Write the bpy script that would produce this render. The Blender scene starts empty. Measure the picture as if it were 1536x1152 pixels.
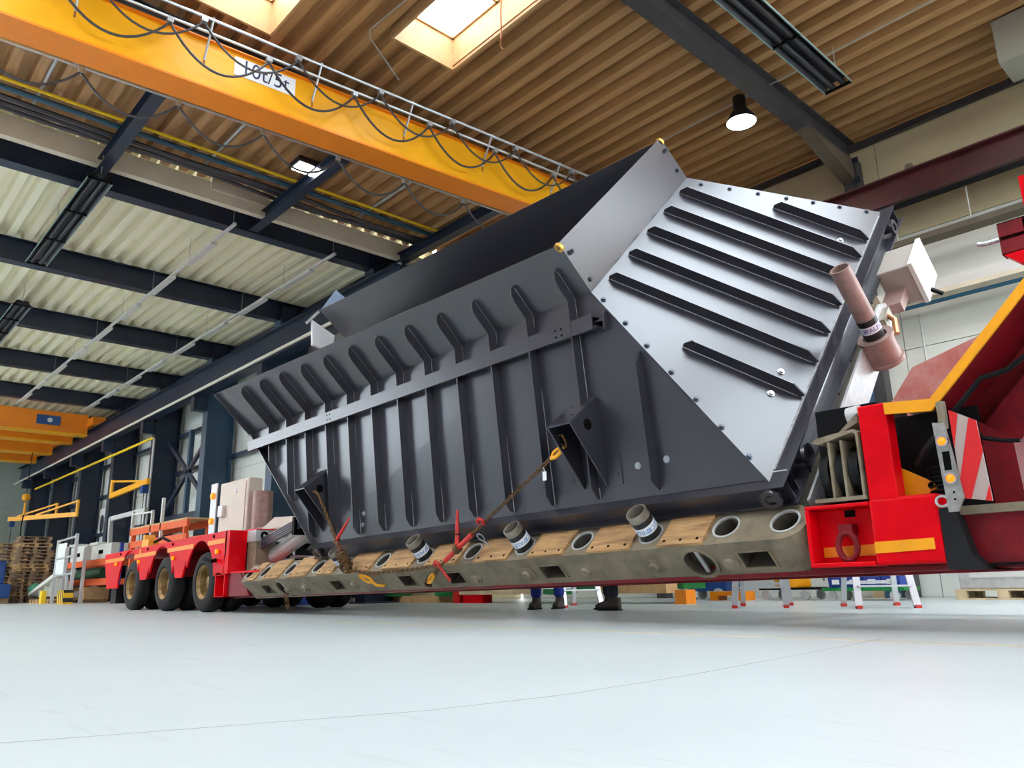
import bpy, bmesh, math, random
from mathutils import Vector, Matrix
random.seed(7)
S = bpy.context.scene
COL = S.collection
R = math.radians
PI = math.pi

# ------------------------------------------------------------------ camera, world, lights
F_PX = 1160.0
yaw, pitch, roll = R(-47.25), R(14.567), R(-1.156)
CAM_H = 0.33
fwd = Vector((math.sin(yaw) * math.cos(pitch), math.cos(yaw) * math.cos(pitch), math.sin(pitch)))
rgt = Vector((math.cos(yaw), -math.sin(yaw), 0))
upv = rgt.cross(fwd)
r2 = math.cos(roll) * rgt + math.sin(roll) * upv
u2 = -math.sin(roll) * rgt + math.cos(roll) * upv
cam_d = bpy.data.cameras.new('camera')
cam = bpy.data.objects.new('camera', cam_d)
COL.objects.link(cam)
cam_d.sensor_fit = 'HORIZONTAL'
cam_d.sensor_width = 36.0
cam_d.lens = 36.0 * F_PX / 1536.0
cam_d.clip_start = 0.02
cam_d.clip_end = 400
cam.matrix_world = Matrix(((r2.x, u2.x, -fwd.x, 0), (r2.y, u2.y, -fwd.y, 0), (r2.z, u2.z, -fwd.z, CAM_H), (0, 0, 0, 1)))
S.camera = cam

W = bpy.data.worlds.new('world')
S.world = W
W.use_nodes = True
nt = W.node_tree
bg = nt.nodes['Background']
bg.inputs[0].default_value = (0.85, 0.93, 1.0, 1)      # even overcast sky
bg.inputs[1].default_value = 15.0
S.view_settings.view_transform = 'Standard'
S.view_settings.look = 'None'
S.view_settings.gamma = 1.0
S.view_settings.use_curve_mapping = False
S.view_settings.exposure = -0.5

def area(name, loc, rot, sx, sy, power, col=(1, 1, 1)):
    d = bpy.data.lights.new(name, 'AREA')
    d.shape = 'RECTANGLE'; d.size = sx; d.size_y = sy; d.energy = power; d.color = col
    o = bpy.data.objects.new(name, d); COL.objects.link(o)
    o.location = loc; o.rotation_euler = rot
    return o

# ------------------------------------------------------------------ materials
MATS = {}
def mat(name, col, rough=0.5, metal=0.0, var=0.0, scale=4.0, bump=0.0, bscale=40.0, emit=None, estr=0.0, spec=0.5, coat=0.0, stretch=None, col2=None, rvar=0.08):
    if name in MATS: return MATS[name]
    m = bpy.data.materials.new(name); m.use_nodes = True
    n = m.node_tree; b = n.nodes['Principled BSDF']
    b.inputs['Base Color'].default_value = (*col, 1)
    b.inputs['Roughness'].default_value = rough
    b.inputs['Metallic'].default_value = metal
    b.inputs['Specular IOR Level'].default_value = spec
    if coat: b.inputs['Coat Weight'].default_value = coat; b.inputs['Coat Roughness'].default_value = 0.15
    if var or bump:
        tc = n.nodes.new('ShaderNodeTexCoord')
        mp = n.nodes.new('ShaderNodeMapping'); n.links.new(tc.outputs['Object'], mp.inputs[0])
        if stretch: mp.inputs['Scale'].default_value = stretch
    if var:
        t = n.nodes.new('ShaderNodeTexNoise'); t.inputs['Scale'].default_value = scale; t.inputs['Detail'].default_value = 6
        t.inputs['Roughness'].default_value = 0.65
        n.links.new(mp.outputs[0], t.inputs[0])
        cr = n.nodes.new('ShaderNodeValToRGB')
        c2 = col2 if col2 else tuple(max(0, c * (1 - var)) for c in col)
        c3 = col if col2 else tuple(min(1, c * (1 + var)) for c in col)
        cr.color_ramp.elements[0].position = 0.33; cr.color_ramp.elements[1].position = 0.67
        cr.color_ramp.elements[0].color = (*c2, 1); cr.color_ramp.elements[1].color = (*c3, 1)
        n.links.new(t.outputs[0], cr.inputs[0]); n.links.new(cr.outputs[0], b.inputs['Base Color'])
        rm = n.nodes.new('ShaderNodeMapRange'); rm.inputs[3].default_value = max(0.05, rough - rvar); rm.inputs[4].default_value = min(1, rough + rvar)
        n.links.new(t.outputs[0], rm.inputs[0]); n.links.new(rm.outputs[0], b.inputs['Roughness'])
    if bump:
        t2 = n.nodes.new('ShaderNodeTexNoise'); t2.inputs['Scale'].default_value = bscale; t2.inputs['Detail'].default_value = 4
        n.links.new(mp.outputs[0], t2.inputs[0])
        bp = n.nodes.new('ShaderNodeBump'); bp.inputs['Strength'].default_value = bump; bp.inputs['Distance'].default_value = 0.01
        n.links.new(t2.outputs[0], bp.inputs['Height']); n.links.new(bp.outputs[0], b.inputs['Normal'])
    if emit:
        b.inputs['Emission Color'].default_value = (*emit, 1); b.inputs['Emission Strength'].default_value = estr
    MATS[name] = m
    return m

mat('hopper', (0.022, 0.0205, 0.029), 0.29, 0.0, 0.06, 0.8, spec=1.0, rvar=0.012)
mat('hopper_weld', (0.42, 0.42, 0.42), 0.45, 0.2, 0.3, 30)
mat('bolt', (0.55, 0.57, 0.58), 0.3, 0.9)
mat('bolt_dark', (0.05, 0.06, 0.08), 0.35, 0.3)
mat('eye_brass', (0.75, 0.42, 0.08), 0.35, 0.5)
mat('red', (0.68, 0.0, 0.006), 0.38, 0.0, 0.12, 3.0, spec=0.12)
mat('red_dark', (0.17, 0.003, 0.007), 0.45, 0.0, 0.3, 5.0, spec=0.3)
mat('red_worn', (0.62, 0.16, 0.13), 0.55, 0.0, 0.2, 5.0, col2=(0.75, 0.36, 0.31))
mat('reflect_orange', (0.80, 0.23, 0.0), 0.4, 0.0, 0.08, 6)
mat('reflect_yellow', (0.85, 0.34, 0.0), 0.4, 0.0, 0.08, 6)
mat('steel_grey', (0.27, 0.22, 0.145), 0.55, 0.0, 0.30, 5.0, bump=0.2, col2=(0.14, 0.11, 0.07))
mat('steel_light', (0.50, 0.50, 0.49), 0.45, 0.25, 0.18, 6.0)
mat('steel_pipe', (0.30, 0.27, 0.22), 0.4, 0.45, 0.3, 9.0)
mat('steel_pink', (0.33, 0.21, 0.18), 0.45, 0.2, 0.2, 8.0)
mat('bore', (0.006, 0.006, 0.006), 0.9, spec=0.0)
mat('wood', (0.58, 0.34, 0.14), 0.75, 0.0, 0.35, 3.0, bump=0.25, bscale=20, stretch=(1, 9, 1), col2=(0.24, 0.13, 0.06))
mat('wood_pale', (0.62, 0.48, 0.29), 0.75, 0.0, 0.2, 4.0)
mat('wood_pallet', (0.30, 0.19, 0.11), 0.85, 0.0, 0.35, 5.0)
mat('wood_new', (0.55, 0.34, 0.15), 0.8, 0.0, 0.2, 5.0)
mat('tape_black', (0.012, 0.012, 0.014), 0.42)
mat('tape_white', (0.78, 0.80, 0.82), 0.5)
mat('ink_blue', (0.02, 0.20, 0.55), 0.5)
mat('ink_navy', (0.02, 0.05, 0.35), 0.5)
mat('tyre', (0.016, 0.015, 0.015), 0.75, 0.0, 0.25, 6.0, bump=0.2, bscale=60, spec=0.3)
mat('rim', (0.40, 0.25, 0.09), 0.5, 0.4, 0.3, 7.0, col2=(0.10, 0.055, 0.02))
mat('black', (0.006, 0.006, 0.007), 0.6, spec=0.1)
mat('rubber', (0.012, 0.012, 0.013), 0.6, spec=0.2)
mat('hose', (0.03, 0.03, 0.045), 0.32)
mat('chain', (0.14, 0.075, 0.03), 0.55, 0.6, 0.4, 40.0)
mat('hook_yellow', (0.85, 0.38, 0.01), 0.4)
mat('binder_red', (0.55, 0.02, 0.015), 0.4, 0, 0.2, 20)
mat('amber', (0.75, 0.25, 0.0), 0.25, emit=(1.0, 0.30, 0.0), estr=0.9)
mat('chrome', (0.75, 0.76, 0.78), 0.18, 0.9)
mat('crane_yellow', (0.93, 0.42, 0.004), 0.42, 0.0, 0.06, 2.0)
mat('crane_orange', (0.88, 0.24, 0.006), 0.45, 0.0, 0.06, 2.0)
mat('rail_steel', (0.52, 0.55, 0.58), 0.35, 0.6)
mat('cable', (0.05, 0.045, 0.05), 0.5)
mat('rust', (0.30, 0.10, 0.03), 0.8, 0, 0.3, 20)
mat('sign_white', (0.85, 0.87, 0.88), 0.6)
mat('navy', (0.010, 0.018, 0.040), 0.38, 0.0, 0.2, 1.5)
mat('navy_blue', (0.030, 0.075, 0.125), 0.4, 0.0, 0.2, 1.5)
mat('beam_brown', (0.045, 0.042, 0.045), 0.5, 0.0, 0.2, 2.0)
mat('beam_side', (0.10, 0.078, 0.052), 0.6, 0.0, 0.2, 2.0)
mat('runway_maroon', (0.065, 0.010, 0.012), 0.45, 0.0, 0.25, 2.0)
mat('deck_brown', (0.50, 0.28, 0.115), 0.45, 0.0, 0.35, 1.6, stretch=(0.3, 6, 1), col2=(0.33, 0.17, 0.065))
mat('deck_cream', (0.88, 0.81, 0.58), 0.5, 0.0, 0.025, 0.6)
mat('fascia', (0.64, 0.56, 0.42), 0.6, 0.0, 0.08, 2.0)
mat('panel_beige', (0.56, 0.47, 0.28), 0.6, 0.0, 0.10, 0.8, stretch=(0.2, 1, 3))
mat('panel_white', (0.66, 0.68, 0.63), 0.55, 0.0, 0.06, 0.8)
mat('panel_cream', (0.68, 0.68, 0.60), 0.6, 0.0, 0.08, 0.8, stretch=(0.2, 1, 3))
mat('panel_grey', (0.27, 0.27, 0.32), 0.6)
mat('panel_joint', (0.30, 0.28, 0.22), 0.7)
mat('panel_green', (0.30, 0.34, 0.30), 0.6, 0.0, 0.06, 0.8)
mat('tray_white', (0.66, 0.64, 0.60), 0.4, 0.2)
mat('pipe_white', (0.70, 0.66, 0.55), 0.45)
mat('pipe_yellow', (0.85, 0.58, 0.01), 0.4)
mat('pipe_blue', (0.012, 0.075, 0.13), 0.4)
mat('conduit', (0.45, 0.45, 0.43), 0.5, 0.3)
mat('lamp_on', (1, 0.97, 0.92), 0.4, emit=(1, 0.96, 0.9), estr=26.0)
mat('strip_on', (1, 1, 1), 0.4, emit=(1, 0.97, 0.93), estr=7.0)
mat('curb', (0.52, 0.30, 0.13), 0.6, 0.0, 0.15, 3.0)
mat('heater', (0.022, 0.022, 0.026), 0.5, 0.2, 0.3, 4.0)
mat('heater_rim', (0.25, 0.36, 0.33), 0.4, 0.5)
mat('green', (0.004, 0.20, 0.04), 0.45, 0.0, 0.1, 5.0)
mat('green_light', (0.06, 0.35, 0.20), 0.5)
mat('blue_machine', (0.004, 0.045, 0.20), 0.4, 0.0, 0.15, 5.0)
mat('blue_bin', (0.01, 0.04, 0.30), 0.4)
mat('orange_rack', (0.72, 0.10, 0.015), 0.5, 0.0, 0.1, 5.0)
mat('machine_white', (0.60, 0.60, 0.54), 0.5, 0.0, 0.08, 3.0)
mat('cabinet', (0.66, 0.60, 0.50), 0.45, 0.0, 0.05, 3.0)
mat('alu', (0.62, 0.64, 0.66), 0.35, 0.6)
mat('plastic_red', (0.55, 0.03, 0.02), 0.5)
mat('trouser_blue', (0.012, 0.03, 0.23), 0.85, 0.0, 0.2, 9.0)
mat('trouser_dark', (0.018, 0.020, 0.034), 0.9, 0.0, 0.2, 9.0)
mat('jacket', (0.02, 0.04, 0.16), 0.85)
mat('skin', (0.55, 0.33, 0.23), 0.55)
mat('hair', (0.05, 0.03, 0.02), 0.7)
mat('leather', (0.045, 0.032, 0.025), 0.6)
mat('poster_dark', (0.03, 0.035, 0.05), 0.5)
mat('poster_red', (0.45, 0.02, 0.06), 0.5)
mat('poster_blue', (0.02, 0.08, 0.22), 0.5)
mat('hazard_yellow', (0.85, 0.55, 0.01), 0.5)
mat('board_white', (0.42, 0.32, 0.29), 0.4)
mat('board_red', (0.62, 0.01, 0.012), 0.4)
mat('paper', (0.8, 0.8, 0.8), 0.7)

def floor_mat():
    m = bpy.data.materials.new('floor_paint'); m.use_nodes = True
    n = m.node_tree; b = n.nodes['Principled BSDF']
    tc = n.nodes.new('ShaderNodeTexCoord')
    t = n.nodes.new('ShaderNodeTexNoise'); t.inputs['Scale'].default_value = 0.55; t.inputs['Detail'].default_value = 8; t.inputs['Roughness'].default_value = 0.6
    n.links.new(tc.outputs['Object'], t.inputs[0])
    cr = n.nodes.new('ShaderNodeValToRGB')
    cr.color_ramp.elements[0].position = 0.3; cr.color_ramp.elements[1].position = 0.7
    cr.color_ramp.elements[0].color = (0.445, 0.49, 0.488, 1); cr.color_ramp.elements[1].color = (0.50, 0.54, 0.533, 1)
    n.links.new(t.outputs[0], cr.inputs[0])
    # scuffs: thin stretched streaks
    mp = n.nodes.new('ShaderNodeMapping'); mp.inputs['Scale'].default_value = (1.2, 9, 1); mp.inputs['Rotation'].default_value = (0, 0, 0.5)
    n.links.new(tc.outputs['Object'], mp.inputs[0])
    t2 = n.nodes.new('ShaderNodeTexNoise'); t2.inputs['Scale'].default_value = 2.2; t2.inputs['Detail'].default_value = 5
    n.links.new(mp.outputs[0], t2.inputs[0])
    c2 = n.nodes.new('ShaderNodeValToRGB'); c2.color_ramp.elements[0].position = 0.62; c2.color_ramp.elements[1].position = 0.78
    c2.color_ramp.elements[0].color = (1, 1, 1, 1); c2.color_ramp.elements[1].color = (0.86, 0.85, 0.83, 1)
    n.links.new(t2.outputs[0], c2.inputs[0])
    mx = n.nodes.new('ShaderNodeMix'); mx.data_type = 'RGBA'; mx.blend_type = 'MULTIPLY'; mx.inputs[0].default_value = 1
    n.links.new(cr.outputs[0], mx.inputs[6]); n.links.new(c2.outputs[0], mx.inputs[7])
    n.links.new(mx.outputs[2], b.inputs['Base Color'])
    b.inputs['Roughness'].default_value = 0.38
    MATS['floor'] = m
floor_mat()

def pane_mat():
    m = bpy.data.materials.new('skylight_pane'); m.use_nodes = True
    n = m.node_tree; n.nodes.remove(n.nodes['Principled BSDF'])
    out = n.nodes['Material Output']
    a = n.nodes.new('ShaderNodeBsdfTransparent'); a.inputs[0].default_value = (0.95, 0.96, 0.97, 1)
    t = n.nodes.new('ShaderNodeBsdfTranslucent'); t.inputs[0].default_value = (0.95, 0.96, 0.97, 1)
    mx = n.nodes.new('ShaderNodeMixShader'); mx.inputs[0].default_value = 0.25
    n.links.new(a.outputs[0], mx.inputs[1]); n.links.new(t.outputs[0], mx.inputs[2]); n.links.new(mx.outputs[0], out.inputs[0])
    MATS['pane'] = m
pane_mat()

def hazard_mat():
    m = bpy.data.materials.new('hazard_stripes'); m.use_nodes = True
    n = m.node_tree; b = n.nodes['Principled BSDF']
    tc = n.nodes.new('ShaderNodeTexCoord'); mp = n.nodes.new('ShaderNodeMapping')
    mp.inputs['Rotation'].default_value = (0, R(40), 0)
    n.links.new(tc.outputs['Object'], mp.inputs[0])
    w = n.nodes.new('ShaderNodeTexWave'); w.bands_direction = 'X'; w.inputs['Scale'].default_value = 1.6
    n.links.new(mp.outputs[0], w.inputs[0])
    cr = n.nodes.new('ShaderNodeValToRGB'); cr.color_ramp.interpolation = 'CONSTANT'
    cr.color_ramp.elements[0].color = (0.02, 0.02, 0.02, 1); cr.color_ramp.elements[1].color = (0.85, 0.5, 0.01, 1); cr.color_ramp.elements[1].position = 0.45
    n.links.new(w.outputs['Fac'], cr.inputs[0]); n.links.new(cr.outputs[0], b.inputs['Base Color'])
    MATS['hazard'] = m
hazard_mat()

# ------------------------------------------------------------------ mesh helpers
MW = {}
class MB:
    def __init__(s): s.v = []; s.f = []
    def quad(s, *p):
        i = len(s.v); s.v += [Vector(q) for q in p]; s.f.append(list(range(i, i + len(p)))); return s
    def box(s, x0, x1, y0, y1, z0, z1):
        if x0 > x1: x0, x1 = x1, x0
        if y0 > y1: y0, y1 = y1, y0
        if z0 > z1: z0, z1 = z1, z0
        i = len(s.v)
        s.v += [Vector(p) for p in ((x0, y0, z0), (x1, y0, z0), (x1, y1, z0), (x0, y1, z0), (x0, y0, z1), (x1, y0, z1), (x1, y1, z1), (x0, y1, z1))]
        s.f += [[i + a for a in q] for q in ((0, 3, 2, 1), (4, 5, 6, 7), (0, 1, 5, 4), (1, 2, 6, 5), (2, 3, 7, 6), (3, 0, 4, 7))]
        return s
    def prism(s, poly, vec):
        vec = Vector(vec); poly = [Vector(p) for p in poly]; n = len(poly); i = len(s.v)
        s.v += poly + [p + vec for p in poly]
        s.f.append(list(range(i + n - 1, i - 1, -1))); s.f.append(list(range(i + n, i + 2 * n)))
        for k in range(n):
            j = (k + 1) % n; s.f.append([i + k, i + j, i + n + j, i + n + k])
        return s
    def plate(s, poly, th):
        poly = [Vector(p) for p in poly]
        nn = Vector((0, 0, 0))
        for k in range(len(poly)):
            a, b = poly[k], poly[(k + 1) % len(poly)]
            nn += a.cross(b)
        nn.normalize()
        return s.prism([p - nn * th / 2 for p in poly], nn * th)
    def bar(s, p0, p1, w, h, up=(0, 0, 1)):
        p0, p1 = Vector(p0), Vector(p1); d = (p1 - p0).normalized(); up = Vector(up)
        if abs(d.dot(up)) > .98: up = Vector((1, 0, 0))
        a = d.cross(up).normalized(); b = a.cross(d)
        return s.prism([p0 + a * x * w / 2 + b * y * h / 2 for x, y in ((-1, -1), (1, -1), (1, 1), (-1, 1))], p1 - p0)
    def cyl(s, p0, p1, r0, r1=None, n=16, caps=True):
        p0, p1 = Vector(p0), Vector(p1); r1 = r0 if r1 is None else r1
        d = (p1 - p0).normalized(); a = d.orthogonal().normalized(); b = d.cross(a); i = len(s.v)
        for p, r in ((p0, r0), (p1, r1)):
            for k in range(n):
                t = 2 * PI * k / n; s.v.append(p + (a * math.cos(t) + b * math.sin(t)) * r)
        for k in range(n):
            j = (k + 1) % n; s.f.append([i + k, i + j, i + n + j, i + n + k])
        if caps:
            s.f.append([i + k for k in range(n - 1, -1, -1)]); s.f.append([i + n + k for k in range(n)])
        return s
    def ring(s, c, axis, ro, ri, h, n=24):
        c = Vector(c); d = Vector(axis).normalized(); a = d.orthogonal().normalized(); b = d.cross(a); i = len(s.v)
        for r, o in ((ro, 0), (ro, h), (ri, h), (ri, 0)):
            for k in range(n):
                t = 2 * PI * k / n; s.v.append(c + d * o + (a * math.cos(t) + b * math.sin(t)) * r)
        for q in range(4):
            q2 = (q + 1) % 4
            for k in range(n):
                j = (k + 1) % n; s.f.append([i + q * n + k, i + q * n + j, i + q2 * n + j, i + q2 * n + k])
        return s
    def tube(s, pts, r, n=8, closed=False):
        pts = [Vector(p) for p in pts]; m = len(pts); i = len(s.v); prev = None
        for k, p in enumerate(pts):
            if closed: d = (pts[(k + 1) % m] - pts[k - 1]).normalized()
            else: d = (pts[min(k + 1, m - 1)] - pts[max(k - 1, 0)]).normalized()
            if prev is None: a = d.orthogonal().normalized()
            else:
                a = prev - d * prev.dot(d)
                a = a.normalized() if a.length > 1e-6 else d.orthogonal().normalized()
            prev = a; b = d.cross(a)
            for q in range(n):
                t = 2 * PI * q / n; s.v.append(p + (a * math.cos(t) + b * math.sin(t)) * r)
        for k in range(m if closed else m - 1):
            k2 = (k + 1) % m
            for q in range(n):
                j = (q + 1) % n; s.f.append([i + k * n + q, i + k * n + j, i + k2 * n + j, i + k2 * n + q])
        if not closed:
            s.f.append([i + q for q in range(n - 1, -1, -1)]); s.f.append([i + (m - 1) * n + q for q in range(n)])
        return s
    def lathe(s, prof, c=(0, 0, 0), axis=(0, 0, 1), n=32, closed=False):
        c = Vector(c); d = Vector(axis).normalized(); a = d.orthogonal().normalized(); b = d.cross(a); i = len(s.v); m = len(prof)
        for r, h in prof:
            for k in range(n):
                t = 2 * PI * k / n; s.v.append(c + d * h + (a * math.cos(t) + b * math.sin(t)) * r)
        for q in range(m if closed else m - 1):
            q2 = (q + 1) % m
            for k in range(n):
                j = (k + 1) % n; s.f.append([i + q * n + k, i + q * n + j, i + q2 * n + j, i + q2 * n + k])
        return s
    def add(s, o):
        i = len(s.v); s.v += o.v; s.f += [[a + i for a in q] for q in o.f]; return s
    def mesh(s, name, inv=None, smooth=False):
        me = bpy.data.meshes.new(name)
        vs = [inv @ v for v in s.v] if inv is not None else s.v
        me.from_pydata([tuple(v) for v in vs], [], s.f)
        bm = bmesh.new(); bm.from_mesh(me)
        bmesh.ops.recalc_face_normals(bm, faces=bm.faces)
        bm.to_mesh(me); bm.free()
        if smooth:
            me.polygons.foreach_set('use_smooth', [True] * len(me.polygons))
            try: me.set_sharp_from_angle(angle=R(38))
            except Exception: pass
        me.update()
        return me

def tag(o, label=None, cat=None, group=None, kind=None):
    if label: o['label'] = label
    if cat: o['category'] = cat
    if group: o['group'] = group
    if kind: o['kind'] = kind
    return o

def part(name, mb, m, parent=None, smooth=False, local=False, bevel=0.0):
    """a mesh object; vertices are world coordinates unless local (= the parent's frame)"""
    if parent is not None:
        M = MW[parent.name]
        me = mb.mesh(name, None if local else M.inverted(), smooth)
        o = bpy.data.objects.new(name, me); COL.objects.link(o); o.parent = parent
        MW[o.name] = M
    else:
        xs = [v.x for v in mb.v]; ys = [v.y for v in mb.v]; zs = [v.z for v in mb.v]
        M = Matrix.Translation(((min(xs) + max(xs)) / 2, (min(ys) + max(ys)) / 2, min(zs)))
        me = mb.mesh(name, M.inverted(), smooth)
        o = bpy.data.objects.new(name, me); COL.objects.link(o); o.location = M.translation
        MW[o.name] = M
    mm = MATS[m] if isinstance(m, str) else m
    me.materials.append(mm)
    if bevel:
        b = o.modifiers.new('bevel', 'BEVEL'); b.width = bevel; b.segments = 2; b.limit_method = 'ANGLE'; b.angle_limit = R(40)
    return o

def thing(name, label, cat, M=(0, 0, 0), group=None):
    o = bpy.data.objects.new(name, None); COL.objects.link(o)
    o.empty_display_size = 0.1
    if not isinstance(M, Matrix): M = Matrix.Translation(M)
    o.matrix_world = M
    MW[o.name] = M
    return tag(o, label, cat, group)

def single(name, mb, m, label, cat, group=None, smooth=False, bevel=0.0):
    return tag(part(name, mb, m, None, smooth, bevel=bevel), label, cat, group)

def struct(name, mb, m, smooth=False):
    return tag(part(name, mb, m, None, smooth), kind='structure')

def share(o, name, parent, M):
    """another piece with the same mesh, placed by local matrix M under parent"""
    c = bpy.data.objects.new(name, o.data); COL.objects.link(c)
    c.parent = parent; c.matrix_basis = M
    MW[c.name] = MW[parent.name] @ M if parent is not None else M
    return c

def dup(root, loc, rotz=0.0, label=None, group=None):
    r = root.copy(); COL.objects.link(r); r.location = loc; r.rotation_euler = (0, 0, rotz)
    if label: r['label'] = label
    if group: r['group'] = group
    for ch in list(root.children):
        c = ch.copy(); COL.objects.link(c); c.parent = r
        for g in ch.children:
            d = g.copy(); COL.objects.link(d); d.parent = c
    return r

def text_mb(txt, size):
    cu = bpy.data.curves.new('txt', 'FONT'); cu.body = txt; cu.size = size; cu.align_x = 'CENTER'; cu.align_y = 'CENTER'
    cu.resolution_u = 3
    ob = bpy.data.objects.new('txt', cu); COL.objects.link(ob)
    dg = bpy.context.evaluated_depsgraph_get(); dg.update()
    me = ob.evaluated_get(dg).to_mesh()
    mb = MB(); mb.v = [v.co.copy() for v in me.vertices]; mb.f = [list(p.vertices) for p in me.polygons]
    ob.evaluated_get(dg).to_mesh_clear()
    bpy.data.objects.remove(ob); bpy.data.curves.remove(cu)
    return mb

def arc(p0, p1, sag, n=14):
    p0, p1 = Vector(p0), Vector(p1); out = []
    for i in range(n + 1):
        t = i / n; p = p0.lerp(p1, t); p.z -= sag * (1 - (2 * t - 1) ** 2); out.append(p)
    return out

ROOF = 8.45
# ------------------------------------------------------------------ the building
struct('floor', MB().box(-70, 45, -40, 14.2, -0.2, 0), 'floor')

# painted line and joints in the floor
def floor_strip(name, p0, p1, w, m, label, cat):
    p0, p1 = Vector(p0), Vector(p1); d = (p1 - p0).normalized(); a = Vector((-d.y, d.x, 0)) * w / 2
    mb = MB().prism([p0 - a, p1 - a, p1 + a, p0 + a], (0, 0, 0.0004))
    return mb
fl = bpy.data.objects['floor']
mb = floor_strip('x', (-8.0, 4.25, 0), (6, 4.6, 0), 0.06, 0, 0, 0)
part('yellow_floor_line', mb, mat('line_yellow', (0.62, 0.52, 0.30), 0.5, 0, 0.25, 6), fl)
crk = [(-2.23, .43), (-2.12, .69), (-1.99, 1.02), (-1.85, 1.36), (-1.77, 1.84), (-1.78, 2.56), (-1.89, 3.86), (-1.95, 4.6)]
mb = MB()
for a, b in zip(crk[:-1], crk[1:]):
    mb.add(floor_strip('x', (*a, 0), (*b, 0), 0.006, 0, 0, 0))
part('floor_crack', mb, mat('crack', (0.30, 0.31, 0.30), 0.9, spec=0.0), fl)

# corrugated roof decks with the skylight openings left free
SKY = [(-8.5, -6.3, 5.57, 6.70), (-9.65, -7.45, 2.95, 4.13)]
for xa, xb in ((-3.1, -.5), (-.1, 2.5), (3.4, 6.6)):  # unseen rooflights added to light the hopper end, floor and gooseneck
    SKY.append((xa, xb, 4.6, 10.1 if xa < -1 else 13.3)); SKY.append((xa, xb, -3.4, .4))
for xa, xb in ((-9.6, -6.0), (-14.2, -11.0)):  # unseen skylights added to even out the floor light
    SKY.append((xa, xb, -8.0, -3.6)); SKY.append((xa, xb, -3.2, .6))
FSKY = []
for xa in (-18.6, -23.6, -28.6, -33.6, -38.6):  # unseen skylights added to brighten the far hall
    for ya in (-8.4, -3.5): FSKY.append((xa, xa + 3.4, ya, ya + 4.6))
def deck(name, x0, x1, y0, y1, z, per, dep, holes, m):
    xs = sorted(set([x0, x1] + [h[0] for h in holes] + [h[1] for h in holes]))
    prof = []
    y = y0
    while y < y1:
        prof += [(y, z), (y + per * .42, z), (y + per * .5, z + dep), (y + per * .92, z + dep)]
        y += per
    prof.append((y, z))
    for h in holes:
        pass
    mb = MB()
    for i in range(len(xs) - 1):
        xa, xb = xs[i], xs[i + 1]; xm = (xa + xb) / 2
        for (ya, za), (yb, zb) in zip(prof[:-1], prof[1:]):
            ym = (ya + yb) / 2
            if any(h[0] < xm < h[1] and h[2] < ym < h[3] for h in holes): continue
            mb.quad((xa, ya, za), (xb, ya, za), (xb, yb, zb), (xa, yb, zb))
    # weatherproof outer skin above
    for i in range(len(xs) - 1):
        xa, xb = xs[i], xs[i + 1]; xm = (xa + xb) / 2
        hs = sorted([(h[2], h[3]) for h in holes if h[0] < xm < h[1]])
        ya = y0
        for a, b in hs + [(y1, y1)]:
            if a > ya: mb.quad((xa, ya, z + dep + .12), (xb, ya, z + dep + .12), (xb, a, z + dep + .12), (xa, a, z + dep + .12))
            ya = b
    return struct(name, mb, m)
deck('ceiling', -14.55, 14.0, -10.0, 14.2, ROOF, 0.355, 0.16, SKY, 'deck_brown')
deck('ceiling_hall', -52.0, -14.62, -10.0, 10.6, ROOF, 0.36, 0.19, FSKY, 'deck_cream')
def skylight(i, h):
    x0, x1, y0, y1 = h; z0, z1 = ROOF - 0.06, ROOF + 0.58
    mb = MB()
    t = 0.04
    mb.box(x0 - t, x0, y0 - t, y1 + t, z0, z1); mb.box(x1, x1 + t, y0 - t, y1 + t, z0, z1)
    mb.box(x0, x1, y0 - t, y0, z0, z1); mb.box(x0, x1, y1, y1 + t, z0, z1)
    o = struct('window_%d' % i, mb, 'curb')
    part('pane', MB().box(x0, x1, y0, y1, z1 - .03, z1 - .01), 'pane', o)
    fr = MB()
    fr.box(x0, x1, y0, y0 + .03, z1 - .08, z1 - .035); fr.box(x0, x1, y1 - .03, y1, z1 - .08, z1 - .035)
    fr.box(x0, x0 + .03, y0, y1, z1 - .08, z1 - .035); fr.box(x1 - .03, x1, y0, y1, z1 - .08, z1 - .035)
    fr.box((x0 + x1) / 2 - .02, (x0 + x1) / 2 + .02, y0, y1, z1 - .08, z1 - .035)
    part('window_frame', fr, 'curb', o)
    return o
for i, h in enumerate(SKY + FSKY): skylight(i + 1, h)
# skylight opener chain hanging at the open skylight
tag(part('skylight_chain', MB().tube([(-7.2, 6.6, 8.9), (-7.2, 6.58, 8.6), (-7.22, 6.6, 8.3), (-7.2, 6.57, 8.12), (-7.24, 6.6, 8.02), (-7.2, 6.62, 7.95)], 0.012, 6), 'rust'), 'thin rusty opener chain hanging from the skylight', 'chain')

# right hand wall (wall_right) of stacked horizontal panels
def panel_wall(name, axis, c, a0, a1, z0, z1, ph, pl, m, out, skip=()):
    """backing sheet plus horizontal panels as parts; axis 'y': wall at y=c spanning x a0..a1"""
    th = 0.06
    if axis == 'y': base = MB().box(a0, a1, c + out * .08, c + out * .02, z0, z1)
    else: base = MB().box(c + out * .08, c + out * .02, a0, a1, z0, z1)
    o = struct(name, base, 'panel_joint')
    z = z0; k = 0
    while z < z1 - .05:
        zt = min(z + ph, z1); a = a0
        while a < a1 - .05:
            b = min(a + pl, a1); g = .008
            mb = MB()
            if axis == 'y': mb.box(a + g, b - g, c, c + out * .02, z + g, zt - g)
            else: mb.box(c, c + out * .02, a + g, b - g, z + g, zt - g)
            part('wall_panel', mb, m, o)
            a = b; k += 1
        z = zt
    return o
panel_wall('wall_right', 'y', 14.0, -14.9, 14.0, 0, 3.15, 1.05, 5.0, 'panel_white', 1)
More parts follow.
